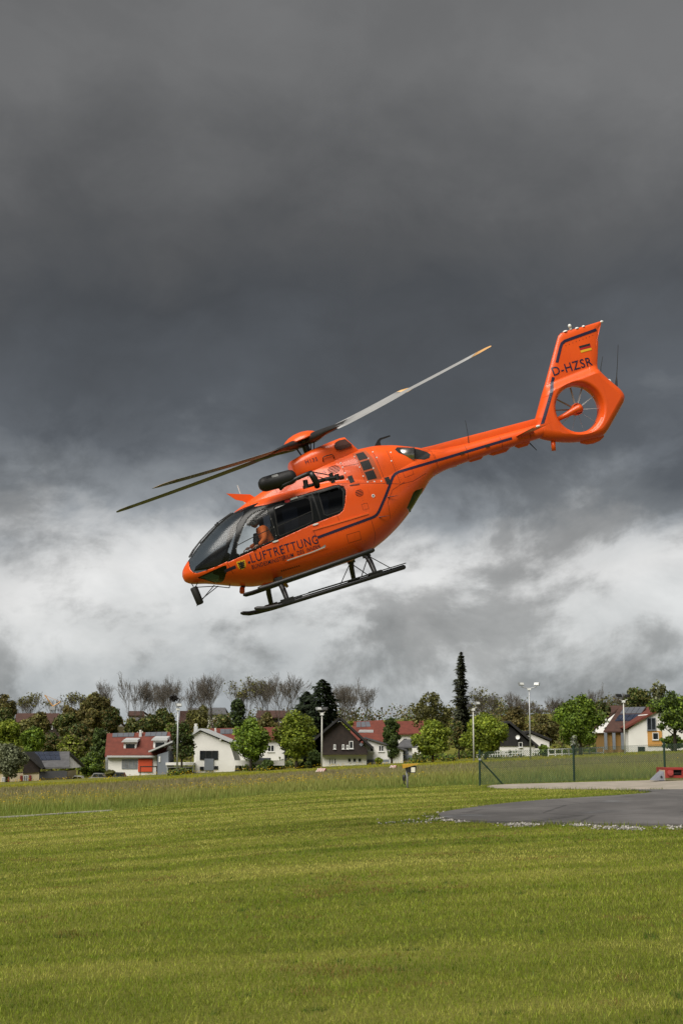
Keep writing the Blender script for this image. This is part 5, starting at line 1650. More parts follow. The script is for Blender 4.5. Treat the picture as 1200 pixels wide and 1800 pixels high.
# its lower wing runs back to the left
face_wall(o, [(1066, 1288), (1102, 1288), (1102, 1316), (1066, 1318)], Y + 3, 9, mat('ochre_wing_shaded', (.30, .17, .05), .9), 'wing_wall')  # ochre darkened: the wing's shade is put into its colour
rf, q = eave_roof(o, (1060, 1106, 1288, 1287), (1088, 1136, 1246, 1245), Y + 3, 12, .2, brown_tile, 'wing_roof')
for r_ in range(2):
    for k in range(4): roof_patch(o, q, .20 + .20 * k, .385 + .20 * k, .40 + .31 * r_, .66 + .31 * r_, solar_g if r_ else solar_m, 'solar_panel', rf)
for x_ in (1062.5, 1077, 1092): block(o, x_, 1288.5, x_ + 4, 1318, Y + 2.2, .3, grey_wall, 'pillar')
chimney(o, 1063.5, 1260, 1278, 5, Y + 6, frame_m)
block(o, 1121, 1313, 1133, 1322, Y - .1, .1, pane_m, 'cellar_window')

# --- dark roofed chalet at the far left
o = house('cream_chalet', 'low cream chalet with dark solar roof and red shutters at the left edge', 168)
Y = 168
face_wall(o, [(-12, 1362), (69, 1358), (69, 1374), (-12, 1378)], Y, 9, cream_wall)
face_wall(o, [(40, 1360), (44, 1330), (50, 1328), (71, 1351), (69, 1358)], Y - .15, .4, brown_wood, 'timber_gable', down=0)
slab(o, (46, 1326), (76, 1353), Y, 3, .3, black_wood, front=.7); slab(o, (-20, 1356), (46.5, 1326), Y, 9, .3, grey_tile, front=.7)
rf, q = eave_roof(o, (69, 122, 1352, 1351), (49, 122, 1326, 1324), Y + .6, 9, .2, grey_tile, 'long_roof')
for r_ in range(2):
    for k in range(5): roof_patch(o, q, .10 + .13 * k, .22 + .13 * k, .42 + .28 * r_, .68 + .28 * r_, solar_m, 'solar_panel', rf)
face_wall(o, [(68, 1358), (112, 1356), (112, 1372), (68, 1374)], Y + .3, 8, cream_wall, 'wing_wall')
face_wall(o, [(68, 1357), (113, 1355), (118, 1357), (118, 1368), (68, 1369)], Y + .05, .2, mat('slate_cladding', (.045, .045, .05), .8), 'slate_wall', down=0)
window(o, 41, 1363, 50, 1375, Y - .02, 2, pane=curtain_m); window(o, 3, 1366, 11, 1377, Y - .02, 2, pane=curtain_m)
for x_ in (35, 50.5, 11.5): block(o, x_, 1363.5, x_ + 4.5, 1376, Y - .12, .08, shutter_m, 'shutter')

# --- houses on the slope behind
def hill_house(label, x0, x1, ye, yr, yb, Y, wallm, roofm, wins):
    o = house('hillside_house', label, Y, 'houses on the slope behind')
    face_wall(o, [(x0, ye), (x1, ye), (x1, yb), (x0, yb)], Y, 9, wallm, down=3)
    eave_roof(o, (x0 - 2, x1 + 2, ye + 1, ye + 1), (x0, x1, yr, yr), Y, 9, .25, roofm)
    for x_, y_ in wins: window(o, x_, y_, x_ + 4.5, y_ + 6, Y - .02)


hill_house('pink house on the slope left of the bare trees', 226, 252, 1258, 1252, 1275, 330, mat('pink_render', (.50, .40, .37), .9), brown_tile, [(231, 1260), (242, 1260)])
hill_house('grey white house on the slope below the pink one', 228, 252, 1270, 1264, 1290, 300, white_wall, grey_tile, [(236, 1273)])
hill_house('brown roofed house on the slope behind the floodlight pole', 316, 352, 1278, 1252, 1295, 285, brown_wood, brown_tile, [(325, 1281)])
hill_house('white house with dark roof on the slope behind the bare trees', 330, 396, 1256, 1246, 1284, 340, white_wall, grey_tile, [(340, 1259), (368, 1258), (382, 1258)])
hill_house('dark timber house on the slope above the round maples', 452, 502, 1262, 1251, 1290, 320, brown_wood, brown_tile, [(460, 1266), (490, 1264)])
hill_house('orange roofed house on the slope left of the dormer house', 176, 206, 1276, 1264, 1292, 290, cream_wall, brown_tile, [(184, 1279), (194, 1279)])
hill_house('grey roofed house on the slope among the left trees', 126, 176, 1275, 1262, 1296, 300, cream_wall, brown_tile, [(140, 1279), (160, 1279)])
hill_house('long brown roofed house on the slope at the far left', 28, 104, 1272, 1256, 1296, 310, brown_wood, brown_tile, [(40, 1276), (70, 1276), (88, 1276)])
hill_house('dark roofed house behind the round tree at the right', 1070, 1098, 1258, 1243, 1290, 262, brown_wood, brown_tile, [(1078, 1262)])

# ================================================================== TREES
bark = mat('bark', (.070, .055, .042), .95, var=.3, scale=2, bump=.5, bscale=8)
bark_grey = mat('bark_grey', (.15, .13, .105), .95, var=.3, scale=2, bump=.5, bscale=8)
leafm = leaf_mat('foliage', .28, .6)


def base_at(px, Y):
    x = (px - 600) / FPX * Y * 1.0
    x = at(px, 1306, Y)[0]
    return Vector((x, Y, float(zg(x, Y))))


def leaf_cloud(centers, radii, n, size, cols, r_):
    """n leaf faces in lumpy clusters; returns verts, quads, colours"""
    k = len(centers)
    wgt = np.array([q[0] * q[1] * q[2] for q in radii]) ** .67; wgt /= wgt.sum()
    idx = r_.choice(k, n, p=wgt)
    d = r_.normal(size=(n, 3)); d /= np.linalg.norm(d, axis=1)[:, None]
    rad = r_.random(n) ** .45 * (1 + np.abs(r_.normal(0, .10, n)))
    c = np.array(centers)[idx] + d * rad[:, None] * np.array(radii)[idx]
    a = d + r_.normal(size=(n, 3)) * .8; a /= np.linalg.norm(a, axis=1)[:, None]
    t1 = np.cross(a, r_.normal(size=(n, 3))); t1 /= np.linalg.norm(t1, axis=1)[:, None]
    t2 = np.cross(a, t1)
    s = size * r_.uniform(.6, 1.5, (n, 1))
    V = np.stack([c - t1 * s, c - t2 * s * .7, c + t1 * s, c + t2 * s * .7], 1).reshape(-1, 3)
    cl_ = np.array(cols)
    cc = cl_[r_.integers(0, len(cl_), n)] * r_.uniform(.75, 1.25, (n, 1)) * (1 + .22 * r_.normal(size=k))[idx][:, None].clip(.55, 1.5) * 1.12
    return V, np.arange(4 * n).reshape(n, 4), np.repeat(cc, 4, axis=0)


def trunk_mesh(name, b, h, r0, limbs, parent, r_, material=bark):
    m_ = MB()
    m_.tube([(0, 0, -.4), (0, 0, h * .35), (r_.normal(0, .08), r_.normal(0, .08), h * .7), (r_.normal(0, .1), 0, h)], [r0 * 1.25, r0, r0 * .65, r0 * .15], 8)
    for q in limbs:
        z0 = min(h * .75, max(h * .2, q[2] * .62)); m_.tube([(0, 0, z0), (q[0] * .5, q[1] * .5, z0 + (q[2] - z0) * .6), (q[0] * .92, q[1] * .92, q[2])], [r0 * .45, r0 * .28, r0 * .06], 5)
    return m_.build(name, material, parent, smooth=True)


GREEN = [(0.105, 0.161, 0.018), (0.149, 0.210, 0.021), (0.079, 0.126, 0.018)]
YGREEN = [(0.149, 0.193, 0.021), (0.201, 0.236, 0.025), (0.105, 0.144, 0.018)]
DKGREEN = [(0.052, 0.081, 0.021), (0.074, 0.105, 0.023), (0.042, 0.063, 0.018)]
OLIVE = [(0.123, 0.123, 0.035), (0.158, 0.149, 0.044), (0.088, 0.088, 0.028)]
BROWNG = [(0.114, 0.091, 0.032), (0.149, 0.119, 0.035), (0.088, 0.084, 0.028)]
PINE = [(0.019, 0.030, 0.014), (0.027, 0.041, 0.016), (0.014, 0.020, 0.011)]
WILLOW = [(0.166, 0.184, 0.105), (0.201, 0.219, 0.131), (0.123, 0.140, 0.079)]


def leafy(name, label, px, top, bot, hw, Y, cols, dens=1.0, seed=0, group='leafy trees behind the field', size=None, trunk=.25, lobes=22, gap=1.0, flat=.92):
    """broadleaf tree fitted to a box in the survey picture"""
    r_ = np.random.default_rng(1000 + seed)
    b = base_at(px, Y)
    ztop = at(px, top, Y)[2]; zlow = max(at(px, bot, Y)[2], b.z)
    H = ztop - b.z; W = hw / FPX * Y
    c0 = max(zlow - b.z, H * .10) if trunk > .1 else 0
    o = empty(name, b); tag(o, label, 'tree', group)
    cz, rz = (H + c0) / 2, (H - c0) / 2
    cen, rad = [], []
    for k in range(lobes):
        u = r_.uniform(-1, 1); t = r_.uniform(0, 2 * math.pi); q = math.sqrt(max(0, 1 - u * u)) ** .8
        prof = 1 - .25 * max(0, u)
        f = r_.uniform(.42, .78)
        cen.append((math.cos(t) * q * W * f * prof, math.sin(t) * q * W * f * prof, cz + u * rz * .70))
        s = r_.uniform(.20, .40) * gap
        rad.append((W * s, W * s, min(W, rz) * s * flat))
    cen.append((0, 0, cz)); rad.append((W * .62 * gap, W * .62 * gap, rz * .72))
    n_ = int(4600 * dens * (W / 3) ** 1.2 + 600)
    V, F, C = leaf_cloud(cen, rad, n_, size or max(.09, .00082 * Y), cols, r_)
    mk_fast('crown', V, F, leafm, o, colors=C)
    trunk_mesh('trunk', b, H * .85, max(.12, W * .055), cen[:6], o, r_)
    return o


BARE = {}


def bare_variant(seed):
    """leafless tree of unit height and half width: limbs split again and again into fine upright twigs"""
    if seed in BARE: return BARE[seed]
    r_ = np.random.default_rng(2000 + seed)
    segs, tips = [], []
    RM = .00125
    up0 = r_.uniform(.05, .10); spread = r_.uniform(.30, .46)
    def grow(p, d, L, r0, lev):
        q = p.copy(); r1 = r0
        for k in range(3):
            d2 = d + r_.normal(size=3) * .12 + np.array((0, 0, up0)); d2 /= np.linalg.norm(d2)
            nq = q + d2 * L / 3; nr = max(RM, r1 * .88)
            segs.append((q, nq, r1, nr)); q = nq; r1 = nr; d = d2
            if lev >= 2 and r_.random() < .6:
                tw = d + r_.normal(size=3) * .55; tw[2] += .2; tw /= np.linalg.norm(tw)
                segs.append((q, q + tw * L * r_.uniform(.35, .8), max(RM, r1 * .5), RM * .6))
        if lev >= 6:
            tips.append(q); return
        for k in range(3 if lev in (0, 1, 2, 3, 4) and r_.random() < .85 else 2):
            t = r_.uniform(0, 2 * math.pi) + k * 2.1; sp_ = r_.uniform(spread - .08, spread + .26)
            side = np.array((math.cos(t), math.sin(t), .12))
            nd = d * math.cos(sp_) + side * math.sin(sp_); nd /= np.linalg.norm(nd)
            grow(q, nd, (.135 if lev == 0 else L) * r_.uniform(.66, .92), max(RM, r1 * r_.uniform(.54, .74)), lev + 1)
    grow(np.array((0., 0., -.02)), np.array((0., 0., 1.)), r_.uniform(.06, .09), .021, 0)
    A = np.array([(s[0], s[1]) for s in segs]); Rr = np.array([(s[2], s[3]) for s in segs])
    kz = 1 / A[..., 2].max(); kx = 1 / np.quantile(np.abs(A[:, 1, :2]).max(1), .97)
    T = np.array(tips) * np.array((kx, kx, kz))
    A = A * np.array((1, 1, 1.0))
    ax = A[:, 1] - A[:, 0]; ax /= np.linalg.norm(ax, axis=1)[:, None] + 1e-9
    e1 = np.cross(ax, np.array((.3, .2, .9))); e1 /= np.linalg.norm(e1, axis=1)[:, None] + 1e-9; e2 = np.cross(ax, e1)
    A = A * np.array((kx, kx, kz))
    V = []
    asp = 3.2                                                  # height over half width of a typical tree: keeps twigs round after scaling
    for w_ in (0, 1):
        for k in range(3):
            t = 2 * math.pi * k / 3
            o_ = Rr[:, w_][:, None] * (math.cos(t) * e1 + math.sin(t) * e2)
            V.append(A[:, w_] + o_ * np.array((asp, asp, 1.0)))
    V = np.stack(V, 1).reshape(-1, 3)
    F = (np.array([(0, 1, 4, 3), (1, 2, 5, 4), (2, 0, 3, 5)])[None] + 6 * np.arange(len(segs))[:, None, None]).reshape(-1, 4)
    big = np.repeat(Rr[:, 0] > RM * 2.4, 3)
    out = []
    for mask in (big, ~big):
        f = F[mask]; u, inv = np.unique(f, return_inverse=True)
        ob = mk_fast('tmp', V[u], inv.reshape(f.shape), bark_grey); out.append(ob.data); bpy.data.objects.remove(ob)
    BARE[seed] = (out[0], out[1], T)
    return BARE[seed]


def bare(name, label, px, top, hw, Y, seed, group='bare trees on the slope', leafcol=None, n_leaf=0):
    r_ = np.random.default_rng(2500 + seed)
    b = base_at(px, Y); H = at(px, top, Y)[2] - b.z; W = hw / FPX * Y
    o = empty(name, b); tag(o, label, 'tree', group)
    tr_m, cr_m, T = bare_variant(seed % 9)
    rz_ = r_.uniform(0, 6.28)
    for nm, me in (('trunk', tr_m), ('crown', cr_m)):
        c = bpy.data.objects.new(nm, me); COL.objects.link(c); c.parent = o; c.scale = (W, W, H); c.rotation_euler = (0, 0, rz_)
    if n_leaf:
        c = T[r_.integers(0, len(T), n_leaf)] * np.array((W, W, H)); cs, sn = math.cos(rz_), math.sin(rz_)
        c = np.stack([c[:, 0] * cs - c[:, 1] * sn, c[:, 0] * sn + c[:, 1] * cs, c[:, 2]], 1) + r_.normal(0, .3, (n_leaf, 3))
        V2, F2, C2 = leaf_cloud([tuple(q) for q in c], [(.4, .4, .4)] * len(c), n_leaf, .0006 * Y, leafcol, r_)
        mk_fast('young_leaves', V2, F2, leafm, o, colors=C2)
    return o


def conifer(name, label, px, top, bot, hw, Y, seed, cols=PINE, group='conifers behind the field', power=1.0, n_=5200, spiky=.25):
    r_ = np.random.default_rng(3000 + seed)
    b = base_at(px, Y); H = at(px, top, Y)[2] - b.z; W = hw / FPX * Y; c0 = max(0, at(px, bot, Y)[2] - b.z)
    o = empty(name, b); tag(o, label, 'tree', group)
    t = r_.random(n_) ** .75                                   # 0 top .. 1 bottom
    lay = (np.floor(t * 26) + r_.random(n_) ** 2 * .8) / 26
    a = r_.uniform(0, 2 * math.pi, n_)
    env = W * lay ** power * (1 + spiky * np.sin(a * 3 + np.floor(t * 26) * 2.1) * .6 + r_.normal(0, spiky * .5, n_))
    env *= (.55 + .9 * r_.random(27))[np.clip((t * 26).astype(int), 0, 26)] ** (spiky * 1.6)
    rr = env * r_.random(n_) ** .35
    lx_ = .10 * W * np.sin(lay * 5 + seed)
    c = np.stack([rr * np.cos(a) + lx_, rr * np.sin(a), H - lay * (H - c0) - .12 * rr], 1)
    out = np.stack([np.cos(a), np.sin(a), -.25 + r_.normal(0, .3, n_)], 1)
    sd = np.cross(out, np.array((0, 0, 1.))); s = .0014 * Y * r_.uniform(.6, 1.4, (n_, 1))
    V = np.stack([c - out * s * .6, c + sd * s * .35 + np.array((0, 0, .05)), c + out * s * 1.1, c - sd * s * .35 - np.array((0, 0, .08))], 1).reshape(-1, 3)
    C = np.array(cols)[r_.integers(0, len(cols), n_)] * r_.uniform(.6, 1.4, (n_, 1))
    mk_fast('crown', V, np.arange(4 * n_).reshape(n_, 4), leafm, o, colors=np.repeat(C, 4, axis=0))
    m_ = MB(); m_.tube([(0, 0, -.4), (0, 0, H * .5), (0, 0, H * .98)], [max(.1, W * .12), max(.06, W * .07), .01], 7); m_.build('trunk', bark, o, smooth=True)
    return o


# round maples in front of the houses
leafy('maple_tree', 'round bright green maple in front of the white gable house', 441, 1254, 1349, 37, 177, GREEN, 1.6, 1)
leafy('maple_tree', 'round bright green maple left of the dark pine', 521, 1247, 1347, 43, 178, YGREEN, 1.6, 2)
leafy('maple_tree', 'low yellow green maple between the small grey house and the spruce', 760, 1266, 1337, 42, 190, YGREEN, 1.6, 3)
leafy('maple_tree', 'broad yellow green maple behind the short floodlight pole', 853, 1250, 1331, 50, 192, YGREEN, 1.6, 4)
leafy('maple_tree', 'tall green tree behind the middle fence post', 1019, 1213, 1318, 46, 200, GREEN, 1.5, 5, lobes=18)
leafy('maple_tree', 'green tree cut by the right edge of the picture', 1186, 1208, 1296, 50, 196, DKGREEN + GREEN, 1.2, 6, lobes=24, gap=.8)
leafy('maple_tree', 'dark green tree behind the tall pole at the left', 320, 1262, 1344, 25, 176, DKGREEN + [(.06, .05, .015)], 1.2, 7)
leafy('willow_tree', 'grey green willow at the left edge', 14, 1302, 1372, 34, 164, WILLOW, 1.6, 8)
leafy('garden_tree', 'bright green garden tree above the cream chalet', 57, 1276, 1330, 25, 205, GREEN, 1.5, 9)
leafy('garden_tree', 'yellow green garden tree behind the willow', 12, 1258, 1330, 32, 215, YGREEN, 1.5, 10)
leafy('garden_tree', 'olive yellow tree right of the cream chalet', 124, 1290, 1358, 31, 185, OLIVE + YGREEN, 1.4, 11)
leafy('garden_tree', 'dark green bush left of the dormer house', 163, 1320, 1363, 30, 182, GREEN + DKGREEN, 1.5, 12, trunk=0)
leafy('garden_tree', 'brown green domed tree on the slope left of the bare trees', 166, 1217, 1290, 31, 290, BROWNG + OLIVE, 1.3, 13)
leafy('garden_tree', 'dark green tree on the slope above the dormer house', 283, 1244, 1300, 28, 260, OLIVE + DKGREEN, 1.3, 14)
leafy('garden_tree', 'small dark tree on the slope beside the domed tree', 196, 1240, 1296, 20, 270, DKGREEN + BROWNG, 1.3, 15)
leafy('garden_tree', 'thin green tree on the slope right of the pole', 350, 1240, 1288, 24, 280, OLIVE, .6, 16)
leafy('garden_tree', 'dark green tree on the slope left of the first maple', 416, 1222, 1300, 19, 265, DKGREEN + PINE, 1.3, 17)
leafy('garden_tree', 'half leafed olive tree left of the spruce', 760, 1204, 1300, 44, 240, OLIVE + [(.10, .10, .04)], .35, 18, lobes=24, gap=.75)
leafy('garden_tree', 'brown olive tree behind the broad maple', 815, 1250, 1310, 26, 225, BROWNG + DKGREEN, 1.0, 19)
leafy('garden_tree', 'olive tree behind the solar roof', 1122, 1207, 1270, 27, 280, OLIVE + DKGREEN, 1.0, 20)
leafy('garden_tree', 'pale thin birch behind the right edge tree', 1160, 1190, 1268, 26, 285, OLIVE + WILLOW, .35, 21, lobes=22, gap=.7)
leafy('garden_tree', 'dark olive tree left of the double headed lamp', 1058, 1222, 1300, 24, 250, OLIVE + DKGREEN, .9, 22)
leafy('garden_tree', 'brown budding tree behind the tall floodlight', 905, 1240, 1312, 34, 250, BROWNG, .7, 23)
leafy('garden_tree', 'brown budding tree between the tall floodlight and the round tree', 958, 1252, 1318, 30, 235, BROWNG + OLIVE, .7, 24)
leafy('garden_tree', 'brown green tree at the left edge skyline', 4, 1213, 1290, 26, 300, BROWNG + OLIVE, 1.0, 25)
leafy('garden_tree', 'dark olive tree left of the crane', 66, 1248, 1300, 26, 280, OLIVE + BROWNG, 1.0, 26)
leafy('garden_tree', 'dark olive tree right of the crane', 116, 1250, 1306, 26, 270, OLIVE + DKGREEN, 1.0, 27)
leafy('garden_tree', 'brownish tree above the olive yellow tree', 140, 1270, 1330, 26, 220, BROWNG + DKGREEN, 1.2, 28)
leafy('garden_tree', 'dark tree left of the dormer house roof', 176, 1275, 1345, 20, 200, DKGREEN, 1.4, 29)
leafy('garden_tree', 'dark tree between the left garden trees', 92, 1285, 1335, 20, 210, DKGREEN + BROWNG, 1.3, 30)
leafy('garden_tree', 'green tree on the slope behind the annex', 300, 1268, 1320, 20, 200, OLIVE + GREEN, 1.2, 31)
leafy('garden_tree', 'olive tree in the gap left of the red dormer roof', 614, 1266, 1300, 12, 218, YGREEN, 1.0, 32)
leafy('garden_tree', 'dark ivy clad lower half of the spruce', 806, 1262, 1335, 14, 212, BROWNG + DKGREEN, 1.2, 33, trunk=.2)
leafy('white_blossom_bush', 'pale flowering bush in front of the tall green tree', 1009, 1290, 1326, 9, 192, [(.28, .29, .25), (.10, .13, .05), (.12, .14, .06)], .5, 34, group='bushes at the field edge', trunk=0)
leafy('garden_bush', 'small green bush beside the white gable behind the floodlight', 955, 1309, 1326, 11, 205, GREEN, .8, 35, group='bushes at the field edge', trunk=0)
leafy('garden_bush', 'small round bush below the shallow gable', 665, 1332, 1343, 7, 192, YGREEN, .8, 36, group='bushes at the field edge', trunk=0)
leafy('garden_bush', 'low bush at the foot of the first maple', 470, 1336, 1350, 14, 176, DKGREEN, .8, 37, group='bushes at the field edge', trunk=0)
leafy('garden_bush', 'low hedge bush in front of the dormer house', 196, 1354, 1364, 12, 176, OLIVE, .8, 38, group='bushes at the field edge', trunk=0)
leafy('garden_bush', 'dark bush left of the timber chalet', 552, 1318, 1346, 16, 184, DKGREEN, 1.0, 39, group='bushes at the field edge', trunk=0)
leafy('garden_bush', 'bush under the right edge tree', 1180, 1290, 1320, 26, 204, DKGREEN + GREEN, .6, 40, group='bushes at the field edge', trunk=0, gap=.7)

for k, (px, top, bot, hw, Y, cols, lab) in enumerate([
        (44, 1262, 1310, 22, 262, OLIVE, 'olive tree over the long brown roof'),
        (150, 1258, 1312, 22, 255, BROWNG + OLIVE, 'brown olive tree before the grey hillside roof'),
        (232, 1262, 1298, 18, 250, OLIVE + DKGREEN, 'olive tree right behind the dormer house ridge'),
        (262, 1256, 1300, 22, 262, BROWNG + DKGREEN, 'brown green tree between the hillside houses'),
        (336, 1262, 1300, 16, 255, OLIVE + BROWNG, 'olive tree above the carport'),
        (392, 1256, 1296, 18, 262, DKGREEN + OLIVE, 'dark tree above the hidden red roof'),
        (470, 1250, 1300, 20, 262, BROWNG + OLIVE, 'brown green tree behind the gap between the maples'),
        (8, 1240, 1300, 24, 270, OLIVE + DKGREEN, 'dark olive tree above the yellow green garden tree'),
        (120, 1240, 1290, 24, 300, BROWNG, 'brown tree on the slope below the bare trees at left')]):
    leafy('slope_tree', lab, px, top, bot, hw, Y, cols, .8, 60 + k, group='leafy trees behind the field', gap=.85)

conifer('pine_tree', 'broad dark pine behind the timber chalet', 562, 1195, 1330, 46, 206, 1, power=.55, n_=11000, spiky=.35)
conifer('pine_tree', 'lower dark pine left of the broad pine', 536, 1216, 1330, 30, 208, 2, power=.5, n_=7000, spiky=.35)
conifer('spruce_tree', 'tall thin spruce standing above all the other trees', 812, 1147, 1300, 11, 222, 3, power=.5, n_=5200, spiky=.55, cols=[(.045, .052, .028), (.058, .064, .034), (.034, .036, .022)])
leafy('thuja_tree', 'dark green rounded thuja in front of the red roof', 688, 1247, 1318, 17, 200, DKGREEN, 2.0, 50, group='conifers behind the field', trunk=0, lobes=26)
conifer('pine_tree', 'small dark pine on the slope left of the first bare tree', 190, 1235, 1280, 10, 320, 5, power=.8, n_=1500)

for k, (px, top, hw, Y, lab) in enumerate([
        (192, 1192, 24, 300, 'slender bare tree right of the domed tree'),
        (224, 1179, 33, 290, 'tall bare tree above the dormer house'),
        (262, 1190, 26, 300, 'bare tree between the tall bare tree and the pole'),
        (310, 1183, 30, 285, 'bare tree with a dark nest behind the pole'),
        (352, 1186, 22, 300, 'bare tree right of the pole'),
        (378, 1179, 34, 290, 'bushy bare tree above the white hillside house'),
        (432, 1184, 26, 300, 'bare tree with first leaves above the left maple'),
        (456, 1190, 22, 310, 'thin bare tree above the gap between the maples'),
        (503, 1179, 40, 285, 'wide bare tree left of the dark pine'),
        (596, 1198, 24, 290, 'bare tree right of the dark pine'),
        (628, 1189, 34, 280, 'wide bare tree above the red dormer roof'),
        (654, 1206, 18, 300, 'small bare tree right of the wide one above the red roof'),
        (858, 1207, 32, 270, 'bare tree right of the spruce'),
        (892, 1214, 22, 280, 'bare tree left of the tall floodlight'),
        (968, 1222, 30, 260, 'dark bare tree right of the tall floodlight'),
        (945, 1232, 24, 290, 'small bare tree behind the tall floodlight'),
        (62, 1216, 24, 320, 'bare tree left of the crane'),
        (128, 1214, 22, 330, 'bare tree right of the crane'),
        (100, 1224, 16, 340, 'thin bare tree behind the crane'),
        (1054, 1198, 16, 270, 'thin bare tree behind the round tree at the right'),
        (1084, 1216, 18, 300, 'small bare tree left of the double headed lamp'),
        (34, 1222, 18, 330, 'bare tree near the left edge'),
        (286, 1196, 28, 312, 'low bare tree left of the nest tree'),
        (476, 1188, 26, 300, 'bare tree above the left shoulder of the right maple'),
        (610, 1196, 26, 305, 'bare tree over the chalet roof ridge'),
        (876, 1220, 26, 290, 'low bare tree over the broad maple'),
        (925, 1228, 26, 285, 'low bare tree left of the tall floodlight head'),
        (996, 1230, 22, 290, 'low bare tree left of the tall green tree')]):
    green_ = k in (6, 7, 12, 16, 17)
    ob = bare('bare_tree', lab, px, top, hw * 1.28, Y, k, leafcol=OLIVE if green_ else None, n_leaf=600 if green_ else 0)
    if k == 3:
        q = at(305.5, 1228, 284.5)
        r_ = np.random.default_rng(5)
        V, F, C = leaf_cloud([(q.x, q.y, q.z)], [(.75, .6, .6)], 420, .16, [(.012, .010, .008)], r_)
        nest = mk_fast('nest', V, F, leafm, None, colors=C); tag(nest, 'dark round nest in the bare tree behind the pole', 'nest')

# undergrowth on the slope: a mass of brush nobody could count
r_ = np.random.default_rng(77)
cen, rad = [], []
for k in range(900):
    px = r_.uniform(-420, 1620); Y = r_.uniform(236, 350)
    b = base_at(px, Y); s = r_.uniform(1.0, 2.2) * (1 if -40 < px < 1240 else 2.0)
    s *= 1.25; cen.append((b.x, b.y, b.z + s * .6)); rad.append((s * 1.3, s * 1.2, s))
V, F, C = leaf_cloud(cen, rad, 120000, .24, BROWNG + OLIVE + DKGREEN + [(.09, .05, .03)], r_)
tag(mk_fast('hillside_brush', V, F, leafm, None, colors=C), 'brown green brush covering the slope between the houses', 'undergrowth', kind='stuff')
r_ = np.random.default_rng(78)
cen, rad = [], []
for k in range(110):
    px = r_.uniform(-60, 1260)
    if px < 135 or 186 < px < 300 or 335 < px < 412 or 565 < px < 730: continue
    x = at(px, 1306, 190)[0]; Y = float(field_end(x)) + r_.uniform(16, 45); b = base_at(px, Y); s = r_.uniform(.35, .8)
    cen.append((b.x, b.y, b.z + s * .5)); rad.append((s * 2.0, s * 1.4, s))
V, F, C = leaf_cloud(cen, rad, 14000, .16, GREEN + OLIVE + DKGREEN, r_)
tag(mk_fast('garden_hedges', V, F, leafm, None, colors=C), 'low green garden growth along the far edge of the field', 'undergrowth', kind='stuff')

# ================================================================== POLES, FENCE AND SMALL THINGS
galv = mat('galvanised', (.40, .41, .42), .5, .5, var=.1, scale=3)
pale_pole = mat('pale_pole', (.55, .54, .50), .6, var=.12, scale=2)
lamp_black = mat('lamp_black', (.015, .015, .016), .5)
lamp_face = mat('lamp_face', (.70, .71, .70), .25)


def pole(name, label, px, top, Y, heads, group='floodlight poles along the field', r0=.09, m=galv):
    b = base_at(px, Y); H = at(px, top, Y)[2] - b.z
    o = empty(name, b); tag(o, label, 'lamp post', group)
    m_ = MB(); m_.tube([(0, 0, -.3), (0, 0, H * .5), (0, 0, H)], [r0 * 1.15, r0, r0 * .75], 10); m_.build('pole', m, o, smooth=True)
    if len(heads) > 1 or heads[0][0]:
        m_ = MB(); m_.tube([(min(h_[0] for h_ in heads), 0, H + .1), (0, 0, H - .12), (max(h_[0] for h_ in heads), 0, H + .1)], .05, 6); m_.build('crossarm', m, o)
    for dx, dz, tilt, face in heads:
        h_ = empty('floodlight', (dx, -.05, H + dz), o)
        k = MB(); k.prism([(-.34, -.18, -.20), (.34, -.18, -.20), (.30, .16, -.12), (-.30, .16, -.12)], (0, .05, .40)); q_ = k.build('housing', lamp_black if not face else galv, h_)
        k = MB(); k.box((-.27, -.215, -.14), (.27, -.19, .14)); k.build('lens', lamp_face if face else lamp_black, h_)
        h_.rotation_euler = (R(-20), 0, R(tilt))
    m_ = MB(); m_.box((-.22, -.14, H - .32), (.22, .14, H - .10)); m_.build('gear_box', lamp_face, o)
    return o


pole('floodlight_pole', 'grey floodlight pole in front of the white gable house', 312, 1244, 168, [(0.05, .25, 30, True)], r0=.10)
pole('floodlight_pole', 'pale floodlight pole in front of the dark pine', 565.5, 1253, 172, [(-.38, .42, 40, True), (.42, .42, -30, False)], m=pale_pole)
pole('floodlight_pole', 'pale floodlight pole in front of the broad maple', 832, 1245, 176, [(.5, .55, 40, True), (-.45, .25, -40, False)], m=pale_pole)
pole('floodlight_pole', 'tallest floodlight pole with two outstretched lamps', 931.5, 1209, 182, [(-1.0, .42, 30, True), (1.0, .42, -30, True)])
pole('floodlight_pole', 'floodlight pole with two dark lamps before the solar roof house', 1097.5, 1231, 186, [(-.55, .55, 30, False), (.55, .5, -60, False)], m=pale_pole)

# far crane on the slope
b = base_at(91, 330)
cr = empty('tower_crane', b); tag(cr, 'slim grey crane with a pale yellow jib above the left trees', 'crane')
Hc = at(91, 1242, 330)[2] - b.z
m_ = MB()
for sx_ in (-.5, .5):
    for sy_ in (-.5, .5): m_.tube([(sx_, sy_, 0), (sx_, sy_, Hc)], .08, 4)
for k in range(int(Hc / 1.0)):
    s = 1 if k % 2 else -1
    m_.tube([(-.5 * s, -.5, k), (.5 * s, -.5, k + 1)], .05, 4); m_.tube([(.5, -.5 * s, k), (.5, .5 * s, k + 1)], .05, 4)
m_.build('mast', galv, cr)
m_ = MB(); m_.tube([(0, 0, Hc), (-2.0, 0, Hc + 2.6)], .14, 5); m_.tube([(0, 0, Hc), (1.7, 0, Hc + 1.0)], .14, 5); m_.tube([(-2.0, 0, Hc + 2.6), (1.7, 0, Hc + 1.0)], .04, 4)
m_.build('jib', mat('crane_yellow', (.55, .30, .10), .6), cr)
m_ = MB(); m_.box((-.6, -.6, Hc - .8), (.6, .6, Hc)); m_.build('crane_cab', galv, cr)

